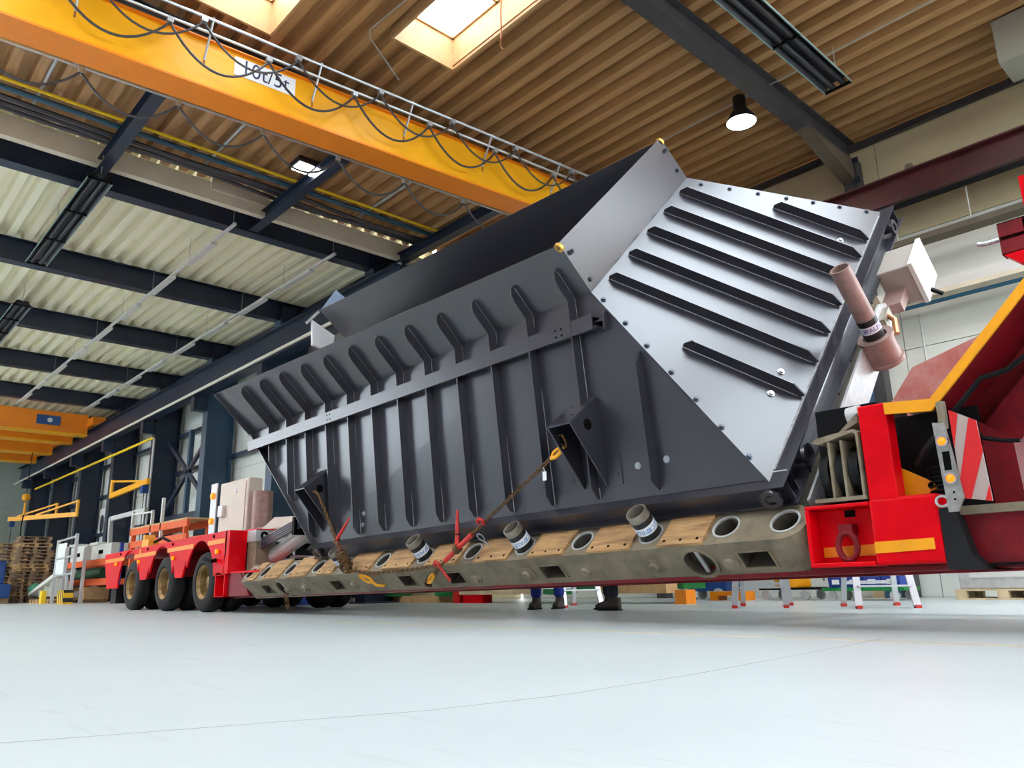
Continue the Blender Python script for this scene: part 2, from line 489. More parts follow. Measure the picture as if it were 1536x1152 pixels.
panel_wall('wall_right_mid', 'y', 14.0, -14.9, .1, 3.15, 6.3, 1.05, 5.0, 'panel_cream', 1)
panel_wall('wall_right_top', 'y', 14.0, -14.9, 14.0, 6.3, ROOF, 1.075, 5.0, 'panel_beige', 1)  # darker, warmer than the panels below: the wall's light gradient put into colour
for i in range(4):      # unseen window ribbon added beyond the gooseneck to light the hopper end
    xa = .1 + i * 3.4
    fr_ = MB().box(xa, xa + 3.4, 14.0, 14.06, 3.15, 3.23).box(xa, xa + 3.4, 14.0, 14.06, 6.22, 6.3).box(xa, xa + .08, 14.0, 14.06, 3.15, 6.3).box(xa + 3.32, xa + 3.4, 14.0, 14.06, 3.15, 6.3)
    o = struct('window_%d' % (80 + i), fr_, 'navy')
    part('pane', MB().box(xa + .08, xa + 3.32, 14.02, 14.04, 3.23, 6.22), 'pane', o)
panel_wall('wall_front', 'x', 14.0, -10.0, 14.0, 0, 3.6, 1.8, 6.0, 'panel_beige', 1)
panel_wall('wall_front_head', 'x', 14.0, -10.0, 14.0, 7.8, ROOF, .65, 6.0, 'panel_beige', 1)
for i in range(4):      # unseen window ribbon added at the gate end to light the crane girder
    ya = -10 + i * 6.0
    fr_ = MB().box(14.0, 14.06, ya, ya + 6, 3.6, 3.7).box(14.0, 14.06, ya, ya + 6, 7.7, 7.8).box(14.0, 14.06, ya, ya + .1, 3.6, 7.8).box(14.0, 14.06, ya + 5.9, ya + 6, 3.6, 7.8)
    o = struct('window_%d' % (90 + i), fr_, 'navy')
    part('pane', MB().box(14.02, 14.04, ya + .1, ya + 5.9, 3.7, 7.7), 'pane', o)
panel_wall('wall_step', 'x', -14.95, 10.6, 14.0, 0, ROOF, 1.05, 3.6, 'panel_beige', -1)
panel_wall('wall_end', 'x', -52.0, -10, 10.6, 0, ROOF, 1.7, 5.2, 'panel_green', -1)
panel_wall('wall_far', 'y', 10.5, -52.0, -14.95, 0, ROOF, 2.1, 2.5, 'panel_white', 1)
panel_wall('wall_near', 'y', -10.0, -26.0, 14.0, 0, ROOF, 2.1, 5.0, 'panel_grey', -1)
panel_wall('wall_near_sill', 'y', -10.0, -52.0, -26.0, 0, 3.6, 1.8, 5.2, 'panel_green', -1)
panel_wall('wall_near_head', 'y', -10.0, -52.0, -26.0, 7.6, ROOF, .85, 5.2, 'panel_green', -1)
for i in range(5):      # unseen windows added in the far hall's side wall for light from the left
    xa = -52 + i * 5.2
    fr_ = MB().box(xa, xa + 5.2, -10.05, -9.98, 3.6, 3.68).box(xa, xa + 5.2, -10.05, -9.98, 7.52, 7.6).box(xa, xa + .1, -10.05, -9.98, 3.6, 7.6).box(xa + 5.1, xa + 5.2, -10.05, -9.98, 3.6, 7.6)
    o = struct('window_%d' % (60 + i), fr_, 'navy')
    part('pane', MB().box(xa + .1, xa + 5.1, -10.03, -10.01, 3.68, 7.52), 'pane', o)

# cream fascia with saw tooth deck ends
mb = MB().box(-14.72, -14.56, -10, 10.4, ROOF - .42, ROOF - .02)
single('roof_fascia', mb, 'fascia', 'cream fascia beam where the brown roof deck ends', 'beam')
# curved-in filler strip under the deck teeth
mb = MB().box(-14.56, -14.50, 5.2, 6.4, ROOF - .2, ROOF + .1)
single('fascia_patch', mb, 'fascia', 'cream filler plate closing the deck teeth above the fascia', 'plate')

# I-beams across the halls
def ibeam(p0, p1, h, w, tf=.02, tw=.014):
    p0, p1 = Vector(p0), Vector(p1); mb = MB()
    d = (p1 - p0).normalized(); a = Vector((-d.y, d.x, 0)); L = p1 - p0
    def sl(x0, x1, z0, z1):
        mb.prism([p0 + a * x0 + Vector((0, 0, z0)), p0 + a * x1 + Vector((0, 0, z0)), p0 + a * x1 + Vector((0, 0, z1)), p0 + a * x0 + Vector((0, 0, z1))], L)
    sl(-w / 2, w / 2, 0, tf); sl(-w / 2, w / 2, h - tf, h); sl(-tw / 2, tw / 2, tf, h - tf)
    return mb
for x in (-5.33, -10.35, -0.3):
    b = thing('roof_beam', {-5.33: 'dark brown roof beam ending on the beige wall beside the lamp', -10.35: 'dark roof beam behind the yellow crane girder', -0.3: 'dark brown roof beam over the trailer gooseneck'}[x], 'beam', (x, 2, 7.97))
    part('i_section', ibeam((x, -10, 8.0), (x, 13.9, 8.0), .44, .24), 'beam_brown', b)
    hn = MB().prism([(x - .12, 13.75, 7.55), (x - .12, 13.75, 8.0), (x - .12, 12.0, 8.0)], (.24, 0, 0))
    part('haunch', hn, 'beam_side', b)
    pc = MB().box(x - .11, x + .11, 13.72, 13.98, 0, 7.97).box(x + .11, x + .16, 13.7, 13.98, 6.2, 8.0)
    part('wall_post', pc, 'beam_brown', b)
    pb = MB()
    for z in (7.9, 7.5, 7.1): pb.box(x + .10, x + .22, 13.66, 13.72, z, z + .1)
    part('bolted_cleat', pb, 'navy', b)
# gutter pipe along the wall head
single('wall_head_rail', MB().bar((-14.5, 13.9, 8.33), (14, 13.9, 8.33), .1, .12), 'beam_brown', 'dark steel rail where the beige wall meets the roof', 'rail')

# longitudinal tie beams over the joint of the two halls
for y in (3.2, 6.4, 9.85):
    single('tie_beam', ibeam((-11.0, y, 7.90), (-15.13, y, 7.90), .25, .2), 'navy', 'short navy tie beam crossing the cream fascia', 'beam', 'tie beams at the fascia')
# pipes hung under the brown deck, parallel to the fascia
single('gas_pipe', MB().tube([(-13.35, -6, 8.33), (-13.25, 10.2, 8.33)], .03), 'pipe_yellow', 'thin yellow pipe under the brown deck beside the fascia', 'pipe')
single('cold_pipe', MB().tube([(-13.45, -6, 8.24), (-13.35, 10.2, 8.24)], .05), 'pipe_blue', 'blue pipe under the brown deck beside the fascia', 'pipe')
for k, (xx, sg, r) in enumerate(((-13.75, .03, .05), (-13.9, .05, .045), (-14.05, .02, .04))):
    pts = []
    for i in range(40):
        y = -6 + 16.2 * i / 39; pts.append((xx + .05 * math.sin(y * 1.3 + k), y, 8.27 - sg * abs(math.sin(y * .9 + k))))
    single('cable_bundle', MB().tube(pts, r, 7), 'cable', ('thick dark cable bundle nearest the blue pipe', 'thick dark cable bundle sagging between its neighbours', 'dark cable bundle next to the cream fascia')[k], 'cable')
for y in (1.9, 4.85, 8.3):
    single('deck_hanger', MB().tube([(-11.9, y, 8.42), (-14.0, y, 8.42)], .03), 'conduit', 'short grey conduit under the brown deck', 'conduit', 'short conduits under the deck')

# far hall frames: columns at y=9.6, beams every 5 m
FX = [-15.3, -20.2, -25.15, -30.1, -35.0, -39.9, -44.9, -49.9]
ORD = ['first', 'second', 'third', 'fourth', 'fifth', 'sixth', 'seventh', 'eighth']
for i, x in enumerate(FX):
    c = thing('steel_column', ORD[i] + ' navy steel wall column counted from the cream fascia', 'column', (x, 9.9, 0), 'navy columns along the far wall')
    mb = MB().box(x - .2, x + .2, 9.45, 9.49, 0, ROOF - .55).box(x - .2, x + .2, 10.33, 10.37, 0, ROOF - .55).box(x - .012, x + .012, 9.49, 10.33, 0, ROOF - .55)
    part('shaft', mb, 'navy_blue' if i in (2, 1) else 'navy', c)  # two columns lighter: the light on their faces is put into the colour
    part('base_plate', MB().box(x - .3, x + .3, 9.35, 10.45, 0, .03), 'navy', c)
    part('crane_bracket', MB().box(x - .15, x + .15, 9.0, 9.47, 6.05, 6.5), 'navy', c)
    b = thing('roof_girder', ORD[i] + ' navy roof girder under the cream deck from the cream fascia', 'beam', (x, 2, 7.9), 'navy roof girders of the far hall')
    part('i_section', ibeam((x, -10, 7.87), (x, 10.37, 7.87), .57, .3), 'navy', b)
    part('stiffener', MB().box(x + .012, x + .15, 9.5, 9.52, 7.9, 8.42), 'navy', b)
# eaves beam, crane runway, pipes along the far wall
single('eaves_beam', MB().bar((-52, 10.2, 8.2), (-15, 10.2, 8.2), .18, .24), 'navy', 'navy eaves beam between the column heads of the far wall', 'beam')
rw = thing('crane_runway', 'dark blue crane runway beam along the far columns', 'beam', (-33, 9.15, 6.5))
part('i_section', ibeam((-51.5, 9.15, 6.52), (-13.5, 9.15, 6.52), .82, .34, .03, .02), 'navy', rw)
part('rail', MB().bar((-51.5, 9.15, 7.37), (-13.5, 9.15, 7.37), .06, .06), 'rail_steel', rw)
single('conductor_rail', MB().tube([(-51.5, 8.9, 6.42), (-13.5, 8.9, 6.62)], .045), 'pipe_white', 'pale conductor rail under the blue runway beam', 'rail')
single('yellow_gas_pipe', MB().tube([(-48, 9.3, 5.82), (-29.6, 9.3, 5.85)], .05), 'pipe_yellow', 'yellow gas pipe running along the far columns', 'pipe')
single('drop_pipe', MB().tube([(-29.6, 9.3, 5.85), (-29.5, 9.3, 5.8), (-29.5, 9.3, 2.7), (-29.4, 9.3, 2.6)], .04), 'conduit', 'grey drop pipe beside the navy column', 'pipe')
single('yellow_branch_pipe', MB().tube([(-29.4, 9.3, 2.6), (-25.4, 9.3, 2.55)], .06), 'pipe_yellow', 'low yellow pipe between two columns behind the trailer', 'pipe')
# bracing and wall rails
for i in range(len(FX) - 1):
    xa, xb = FX[i] - .2, FX[i + 1] + .2
    for k, z in enumerate((6.0, 4.6, 2.9)):
        single('wall_rail', MB().bar((xa, 10.32, z), (xb, 10.32, z), .12, .14), 'navy', 'navy horizontal wall rail between far columns', 'rail', 'wall rails of the far hall')
br = thing('cross_brace', 'crossed navy bracing between two far columns', 'brace', (-27.6, 9.95, 2.8))
for a, b in (((-29.9, 5.8), (-25.4, 3.0)), ((-29.9, 3.0), (-25.4, 5.8))):
    part('diagonal', MB().bar((a[0], 9.95, a[1]), (b[0], 9.95, b[1]), .1, .14), 'navy', br)
part('middle_post', MB().box(-27.72, -27.55, 9.9, 10.05, 0, 5.9), 'navy_blue', br)
part('lower_beam', MB().bar((-29.9, 9.95, 2.85), (-25.4, 9.95, 2.85), .14, .22), 'navy', br)
b2 = thing('upper_brace', 'thin navy V bracing above the runway beam', 'brace', (-27.6, 9.9, 7.3))
part('diagonal', MB().bar((-29.9, 9.9, 8.1), (-27.6, 9.9, 7.35), .06, .06), 'navy', b2)
part('diagonal', MB().bar((-25.4, 9.9, 8.1), (-27.6, 9.9, 7.35), .06, .06), 'navy', b2)
# light strips along the far hall
for y, nm in ((5.9, 'white light strip nearest the heater in the far hall'), (8.28, 'white light strip nearest the far wall columns')):
    t = thing('light_strip', nm, 'light', (-30, y, 7.8))
    part('carrier_rail', MB().bar((-36.0, y, 7.84), (-14.9, y, 7.84), .06, .05), 'tray_white', t)
    x = -16.0
    while x > -35:
        part('luminaire', MB().bar((x, y, 7.78), (x - 1.5, y, 7.78), .13, .06), 'tray_white', t)
        x -= 2.5
    h = MB()
    x = -15.0
    while x > -36:
        h.cyl((x, y, 7.86), (x, y, ROOF), .006, n=5); x -= 2.5
    part('hanger_wires', h, 'conduit', t)
# radiant heaters
def heater(x0, y0, x1, y1, z, w, label):
    p0, p1 = Vector((x0, y0, z)), Vector((x1, y1, z)); d = (p1 - p0); L = d.length; d.normalize(); a = Vector((-d.y, d.x, 0)); u = Vector((0, 0, 1))
    t = thing('radiant_heater', label, 'heater', (p0 + p1) / 2)
    pr = [(-w / 2, 0), (-w / 2 + .01, 0), (-w * .3, .12), (w * .3, .12), (w / 2 - .01, 0), (w / 2, 0), (w * .31, .135), (-w * .31, .135)]
    part('reflector', MB().prism([p0 + a * x + u * z2 for x, z2 in pr], p1 - p0), 'heater', t)
    part('reflector_edge', MB().bar(p0 + a * w / 2, p1 + a * w / 2, .014, .03), 'heater_rim', t)
    part('reflector_edge', MB().bar(p0 - a * w / 2, p1 - a * w / 2, .014, .03), 'heater_rim', t)
    for s in (-1, 1): part('burner_tube', MB().cyl(p0 + a * s * w * .2 + u * .05, p1 + a * s * w * .2 + u * .05, .045, n=10), 'heater', t, True)
    n = max(2, int(L / 1.3))
    for k in range(n + 1):
        c = p0 + d * (L * k / n)
        part('cross_strap', MB().bar(c - a * w / 2, c + a * w / 2, .03, .04), 'black', t)
    for k in range(0, n + 1, 2):
        c = p0 + d * (L * k / n)
        part('hanging_chain', MB().cyl(c + u * .13, c + u * (ROOF - z), .008, n=5), 'conduit', t)
    return t
heater(-4.2, 4.5, -4.2, 10.9, 7.7, .42, 'long dark radiant heater under the brown deck beside the lamp')
heater(-14.35, 3.15, -19.3, 3.15, 7.62, .42, 'dark radiant heater hung below the first navy girder')
heater(-22.5, 3.5, -31.0, 3.5, 7.62, .42, 'dark radiant heater further down the cream deck hall')

# lamps
lp = thing('high_bay_lamp', 'lit round high bay lamp under the brown deck', 'lamp', (-5.9, 10.95, 7.9))
part('reflector', MB().lathe([(.09, .3), (.13, .24), (.25, .04), (.262, .0), (.25, .0), (.12, .22)], (-5.9, 10.95, 7.95), n=28), 'heater', lp, True)
part('housing', MB().cyl((-5.9, 10.95, 8.2), (-5.9, 10.95, 8.44), .11, n=16), 'heater', lp, True)
part('lens', MB().lathe([(.0, -.035), (.1, -.03), (.2, -.012), (.252, .012), (.0, .014)], (-5.9, 10.95, 7.95), n=28), 'lamp_on', lp, True)
d = bpy.data.lights.new('high_bay_light', 'SPOT'); d.energy = 260; d.spot_size = R(150); d.spot_blend = .6; d.shadow_soft_size = .24; d.color = (1, .95, .88)
o = bpy.data.objects.new('high_bay_light', d); COL.objects.link(o); o.location = (-5.9, 10.95, 7.88)
cl = thing('ceiling_light', 'small twin-panel lit ceiling light behind the crane girder', 'lamp', (-12.4, 6.3, 8.1))
part('housing', MB().box(-12.6, -12.2, 5.95, 6.65, 8.14, 8.26), 'heater', cl)
for y in (5.98, 6.33): part('lit_panel', MB().box(-12.57, -12.23, y, y + .29, 8.12, 8.14), 'lamp_on', cl)
single('roof_conduit', MB().tube([(-14, 10.98, 8.40), (6, 10.98, 8.40)], .012, 6), 'conduit', 'thin pale conduit carrying the lamp along the brown deck', 'conduit')
single('skylight_conduit', MB().tube([(-9.3, 6.2, 8.40), (-8.75, 5.3, 8.40), (-8.6, 5.2, 8.4), (-6.2, 5.35, 8.40)], .012, 6), 'conduit', 'thin conduit bent around the skylight corner', 'conduit')

# right wall fittings
ra = thing('maroon_runway', 'maroon crane runway beam along the beige wall', 'beam', (0, 13.4, 6.6))
part('i_section', ibeam((-14.4, 13.35, 6.62), (10, 13.35, 6.62), .52, .3, .03, .02), 'runway_maroon', ra)
part('rail', MB().bar((-14.4, 13.35, 7.17), (10, 13.35, 7.17), .06, .06), 'rail_steel', ra)
part('power_rail', MB().bar((-14.4, 13.2, 6.52), (10, 13.2, 6.52), .05, .08), 'black', ra)
for x in (-4.5, -3.35, -2.2):
    part('drop_wire', MB().cyl((x, 13.3, 5.95), (x, 13.3, 6.6), .012, n=6), 'conduit', ra)
single('cable_ladder', MB().bar((-14, 13.52, 5.92), (10, 13.52, 5.92), .3, .1), 'beam_side', 'dark cable ladder hung below the maroon beam', 'cable tray')
tr = thing('light_trunking', 'bright white lighting trunking on the beige wall', 'cable tray', (0, 13.75, 4.9))
part('trunking', MB().box(-14, 10, 13.42, 13.69, 4.94, 5.12), 'tray_white', tr)
part('perforated_base', MB().box(-14, 10, 13.38, 13.69, 4.86, 4.94), 'fascia', tr)
single('wall_blue_pipe', MB().tube([(-14, 13.5, 4.78), (10, 13.5, 4.78)], .035), 'pipe_blue', 'thin blue pipe below the white trunking', 'pipe')
single('wall_stanchion', MB().box(-5.62, -5.42, 13.5, 13.95, 0, 4.7), 'navy_blue', 'blue grey wall post below the white trunking', 'post')
single('wall_wood_strip', MB().box(-5.9, -5.65, 13.7, 13.96, 0, 4.2), 'wood_pale', 'pale timber strip beside the blue wall post', 'post')
single('wall_conduit', MB().tube([(-4.55, 13.9, 4.75), (-4.55, 13.9, .4)], .02, 6), 'conduit', 'thin vertical conduit down from the blue pipe', 'conduit')
single('wall_spout', MB().cyl((-4.35, 13.95, 7.0), (-4.2, 13.5, 7.35), .07, n=10), 'steel_pipe', 'short stub pipe poking out above the maroon beam', 'pipe')
single('corner_duct', MB().box(-2.35, -1.5, 12.2, 12.9, 7.72, 8.44), 'panel_joint', 'dark sheet metal duct in the upper corner of the beige wall', 'duct')

# ------------------------------------------------------------------ near bridge crane (slightly skewed on its runway)
CR = Matrix.Translation((-9.75, 4.0, 0)) @ Matrix.Rotation(R(-4.3), 4, 'Z')
crane = thing('bridge_crane', 'yellow bridge crane girder with cable festoons spanning the hall', 'crane', CR)
def L(mb): return mb
GB, GT = 7.15, 7.93
part('girder_web', MB().box(-.36, 0, -14, 9.3, GB + .03, GT - .02), 'crane_yellow', crane, local=True)
part('bottom_flange', MB().box(-.44, .05, -14, 9.3, GB, GB + .03), 'crane_orange', crane, local=True)  # same paint as the web; its shade is put into the orange tone
part('top_flange', MB().box(-.42, .06, -14, 9.3, GT - .02, GT), 'crane_orange', crane, local=True)
part('end_truck', MB().box(-1.6, 1.2, 9.05, 9.45, 7.22, 7.6), 'crane_orange', crane, local=True)
# festoon rails and brackets on the camera side
part('upper_rail', MB().tube([(.29, -12, 8.07), (.29, 9.0, 8.07)], .022, 8), 'rail_steel', crane, local=True)
part('lower_rail', MB().tube([(.22, -12, 7.90), (.22, 9.0, 7.90)], .020, 8), 'rail_steel', crane, local=True)
for k in range(9):
    y = -5.6 + k * 1.62
    part('rail_bracket', MB().tube([(.0, y, 7.60), (.31, y, 8.10)], .018, 6), 'rail_steel', crane, local=True)
    part('rust_stain', MB().box(-.001, .003, y - .012, y + .012, 7.50, 7.6), 'rust', crane, local=True)
for k in range(11):
    y = -5.0 + k * 1.38
    p = part('cable_trolley', MB().box(.25, .33, y - .04, y + .04, 7.98, 8.05), 'rail_steel', crane, local=True)
    p = part('cable_trolley', MB().box(.18, .26, y - .46, y - .38, 7.81, 7.88), 'rail_steel', crane, local=True)
    part('festoon_cable', MB().tube(arc((.29, y, 7.98), (.29, y + 1.38, 7.98), .46), .016, 6), 'cable', crane, True, local=True)
    part('festoon_cable', MB().tube(arc((.22, y - .42, 7.81), (.22, y + .96, 7.81), .50), .018, 6), 'cable', crane, True, local=True)
# rear festoon track
part('rear_rail', MB().tube([(-.72, -12, 7.30), (-.72, 9.0, 7.30)], .024, 8), 'rail_steel', crane, local=True)
for k in range(9):
    y = -3.4 + k * 1.27
    part('cable_trolley', MB().box(-.76, -.68, y - .03, y + .03, 7.2, 7.28), 'rail_steel', crane, local=True)
    part('festoon_cable', MB().tube(arc((-.72, y, 7.22), (-.72, y + 1.27, 7.22), .42), .018, 6), 'cable', crane, True, local=True)
for k in range(6):
    y = -4.5 + k * 2.3
    part('rear_bracket', MB().tube([(-.36, y, 7.45), (-.72, y, 7.31)], .016, 6), 'rail_steel', crane, local=True)
# capacity sign
sg = part('capacity_sign', MB().box(.002, .008, -.32, .60, 7.56, 7.86), 'sign_white', crane, local=True)
tx = text_mb('10t/5t', .35)
tx.v = [Vector((.010, .14 + v.x * .86, 7.71 + v.y)) for v in tx.v]
part('sign_lettering', tx, mat('sign_ink', (.02, .03, .09), .5), sg, local=True)

# far orange cranes
def far_crane(xs, label):
    t = thing('bridge_crane', label, 'crane', (sum(xs) / 2, 4, 7.0))
    for x in xs:
        part('girder', MB().box(x - .5, x, -9, 8.9, 7.08, 7.95), 'crane_orange', t)
        part('bottom_flange', MB().box(x - .55, x + .07, -9, 8.9, 7.02, 7.08), 'crane_yellow', t)
    part('end_truck', MB().box(xs[1] - 1.2, xs[0] + .9, 8.85, 9.35, 7.42, 7.75), 'crane_orange', t)
    for x in xs: part('wheel', MB().cyl((x + .3, 9.0, 7.5), (x + .3, 9.3, 7.5), .1, n=12), 'black', t)
    return t
c1 = far_crane((-37.2, -39.6), 'nearer of two orange double girder cranes in the far hall')
p = part('maker_plate', MB().box(-37.19, -37.17, 6.9, 7.8, 7.35, 7.75), 'poster_blue', c1)
part('plate_emblem', MB().cyl((-37.17, 7.4, 7.55), (-37.16, 7.4, 7.55), .1, n=16), 'paper', p)
far_crane((-43.3, -46.6), 'further of two orange double girder cranes near the end wall')
hk = thing('crane_hook', 'yellow hook block hanging under the far orange crane', 'hook', (-43, 8.0, 3.6))
part('rope', MB().cyl((-43, 8.0, 5.0), (-43, 8.0, 7.0), .02, n=6), 'black', hk)
part('block', MB().lathe([(0, 0), (.14, .04), (.19, .18), (.14, .32), (0, .36)], (-43, 8.0, 4.65), n=14), 'hook_yellow', hk, True)
part('hook', MB().tube([(-43, 8.0, 4.6), (-43, 8, 4.3), (-42.9, 8, 4.15), (-43, 8, 4.05), (-43.1, 8, 4.15)], .05, 8), 'hook_yellow', hk)
part('sling', MB().tube([(-43.0, 8, 4.1), (-43.25, 8, 3.6), (-43.1, 8, 2.6)], .03, 6), 'black', hk)

# wall jib cranes
def jib(px, pz, tx_, ty, label, hang=True):
    t = thing('jib_crane', label, 'jib crane', (px, 9.35, pz - .5))
    b = Vector((px, 9.35, pz)); e = Vector((tx_, ty, pz - .05))
    part('mast', MB().cyl((px, 9.35, pz - .3), (px, 9.35, pz + .45), .07, n=10), 'crane_yellow', t)
    part('boom', MB().bar((px, 9.35, pz - .2), (tx_, ty, pz - .2), .12, .2), 'crane_yellow', t)
    part('tie', MB().bar((px, 9.35, pz + .4), b.lerp(e, .82) + Vector((0, 0, -.05)), .07, .07), 'crane_yellow', t)
    if hang:
        h = b.lerp(e, .92)
        part('hoist', MB().box(h.x - .14, h.x + .14, h.y - .1, h.y + .1, pz - .58, pz - .31), 'blue_machine', t)
        part('hoist_chain', MB().cyl((h.x, h.y, pz - 2.6), (h.x, h.y, pz - .58), .014, n=5), 'black', t)
    return t
jib(-34.3, 4.35, -28.9, 9.05, 'yellow jib crane folded toward the trailer with a blue hoist')
jib(-43.0, 4.2, -45.8, 7.9, 'yellow jib crane nearest the end wall')
jib(-39.2, 4.0, -42.2, 8.0, 'small yellow jib crane above the pallet stacks', False)
gj = thing('grey_jib', 'grey steel jib arm on the wall behind the trailer bogie', 'jib crane', (-29, 9.5, 3))
part('boom', MB().bar((-29.0, 9.4, 3.3), (-31.6, 9.0, 3.15), .12, .16), 'conduit', gj)
part('drop_arm', MB().bar((-31.6, 9.0, 3.2), (-31.4, 9.0, 2.1), .12, .2), 'conduit', gj)
gj.location.y -= .3; gj.location.z -= .15

# ------------------------------------------------------------------ the tilted cargo frame: local x = along trailer, y = up the tilted bed, z = out of the bed
TH, PT = R(46), R(1.0)
Ry = Matrix(((math.cos(PT), 0, -math.sin(PT), 0), (0, 1, 0, 0), (math.sin(PT), 0, math.cos(PT), 0), (0, 0, 0, 1)))
CG = Matrix.Translation((-2.671, 5.0, 0.950)) @ Ry @ Matrix.Rotation(TH, 4, 'X')
hop = thing('steel_hopper', 'anthracite ribbed steel hopper lashed tilted on the red trailer', 'hopper', CG)
def H(name, mb, m='hopper', parent=None, smooth=False, bevel=0.0): return part(name, mb, m, parent or hop, smooth, local=True, bevel=bevel)
def nb(X): return 1.41 + (X + 1.5) * (1.41 - 1.31) / 6.95      # bend line height
def nl(X): return 1.91 + (X + 1.53) * (1.91 - 2.12) / 7.0      # lip height
XR, XL, DB, DF = -.13, -6.62, 4.36, .10
BXR, BXL, LD0, LD1 = -1.50, -8.42, 1.28, 3.66
LXR, LXL = -1.53, -8.53
def wall(name, pts, th=.012):
    H(name, MB().plate(pts, th))
wall('front_wall', [(XR, DF, 0), (XL, DF, 0), (BXL, LD0, nb(BXL)), (BXR, LD0, nb(BXR))])
wall('front_lip', [(BXR, LD0, nb(BXR)), (BXL, LD0, nb(BXL)), (LXL, LD0, nl(LXL)), (LXR, LD0, nl(LXR))])
wall('back_wall', [(XR, DB, 0), (XL, DB, 0), (BXL, LD1, nb(BXL)), (BXR, LD1, nb(BXR))])
wall('back_lip', [(BXR, LD1, nb(BXR)), (BXL, LD1, nb(BXL)), (LXL, LD1, nl(LXL)), (LXR, LD1, nl(LXR))])
wall('end_panel', [(XR, DF - .03, 0), (XR, DB + .03, 0), (BXR, LD1 + .03, nb(BXR)), (BXR, LD0 - .03, nb(BXR))])
wall('end_lip', [(BXR, LD0 - .03, nb(BXR)), (BXR, LD1 + .03, nb(BXR)), (LXR, LD1 + .01, nl(LXR) + .02), (LXR, LD0 - .01, nl(LXR) + .02)])
wall('rear_panel', [(XL, DF, 0), (XL, DB, 0), (BXL, LD1, nb(BXL)), (BXL, LD0, nb(BXL))])
#wall('rear_lip', [(BXL, LD0, nb(BXL)), (BXL, LD1, nb(BXL)), (LXL, LD1, nl(LXL)), (LXL, LD0, nl(LXL))])
# base frame: channel beams with flanges
fr = MB()
fr.box(XL - .15, 0, 0, .17, -.012, 0).box(XL - .15, 0, 0.0, .17, -.175, -.16).box(XL - .15, 0, .06, .075, -.16, -.012)
H('front_channel', fr)
fr = MB()
fr.box(-.17, .0, 0, 4.46, -.012, 0.001).box(-.17, .03, 0, 4.46, -.175, -.16).box(-.075, -.06, .05, 4.4, -.16, -.012)
H('end_channel', fr)
fr = MB().box(XL - .15, 0, 4.29, 4.46, -.012, 0).box(XL - .15, 0, 4.29, 4.46, -.175, -.16).box(XL - .15, 0, 4.37, 4.385, -.16, -.012)
H('back_channel', fr)
fr = MB().box(XL - .15, XL + .02, 0, 4.46, -.012, 0).box(XL - .15, XL + .02, 0, 4.46, -.175, -.16).box(XL - .09, XL - .075, 0, 4.46, -.16, -.012)
H('rear_channel', fr)
H('corner_gusset', MB().box(-.16, -.145, .0, .17, -.16, -.012).box(-.17, 0, .155, .17, -.16, -.012))
H('corner_weld', MB().bar((-.16, .175, .004), (-.02, .175, .004), .012, .008), 'hopper_weld')
H('end_weld', MB().bar((-.128, .2, .006), (-.128, 4.3, .006), .014, .012), 'hopper_weld')
for X, D, ax in ((-.13, -.02, 'y'), (.02, .44, 'x'), (.02, 4.08, 'x'), (-6.55, -.02, 'y')):
    a = (0, 1, 0) if ax == 'y' else (1, 0, 0)
    c = (X, D - .01, -.085) if ax == 'y' else (X - .01, D, -.085)
    H('lifting_lug', MB().ring(c, a, .082, .042, .03, 24), 'hopper', smooth=True)
    st = MB().box(X - .06, X + .06, D, .06, -.11, -.06) if ax == 'y' else MB().box(-.06, X, D - .06, D + .06, -.11, -.06)
    H('lug_stub', st)
for k in range(9):
    D = .35 + k * .47
    H('bolt_hole', MB().cyl((.0301, D, -.168), (.032, D, -.168), .012, n=10), 'bore')
# ribs of the front wall
wd = Vector((0, LD0 - DF, 1.36)).normalized()
od = Vector((0, -wd.z, wd.y))          # outward
def ribpts(X, dep=.11):
    NB, NL = nb(X), nl(X)
    top = 1.72 + (X + 1.72) * (1.72 - 2.03) / 6.0
    f0 = Vector((X, DF + .02, .02)); f1 = Vector((X, LD0, NB)); f2 = Vector((X, LD0, top))
    if X < XL: f0 = f0.lerp(f1, (XL - X) / (XL - BXL) + .02)
    o1 = od * dep; o2 = Vector((0, -dep, 0))
    bis = (od + Vector((0, -1, 0))).normalized() * dep * 1.06
    return [f0, f1, f2, f2 + o2 * .45 + Vector((0, 0, -.005)), f2 + o2 * .85 - Vector((0, 0, .05)), f2 + o2 - Vector((0, 0, .12)), f1 + bis, f0 + o1 + wd * .10, f0 + o1 * .45 + wd * .01]
for k in range(12):
    X = -1.72 - k * .546
    rb = H('rib', MB().prism([p - Vector((.008, 0, 0)) for p in ribpts(X)], (.016, 0, 0)))
    wf = Vector((X + .012, DF + .02, .03))
    if X < XL: wf = wf.lerp(Vector((X + .012, LD0, nb(X))), (XL - X) / (XL - BXL) + .04)
    w = MB().tube([wf + od * .006, Vector((X + .012, LD0, nb(X))) + od * .006, Vector((X + .012, LD0 - .006, 1.70 + (X + 1.72) * (1.72 - 2.03) / 6.0))], .0035, 4)
    H('weld_seam', w, 'hopper_weld', rb)
# last rib without an upper leg
X = -1.09
f0 = Vector((X, DF + .02, .02)); f1 = f0 + wd * 1.20
rb = H('rib', MB().prism([f0, f1, f1 + od * .12 - wd * .16, f0 + od * .12 + wd * .1], (.016, 0, 0)))
H('weld_seam', MB().tube([f0 + od * .006 + Vector((.02, 0, 0)), f1 + od * .006 + Vector((.02, 0, 0))], .004, 4), 'hopper_weld', rb)
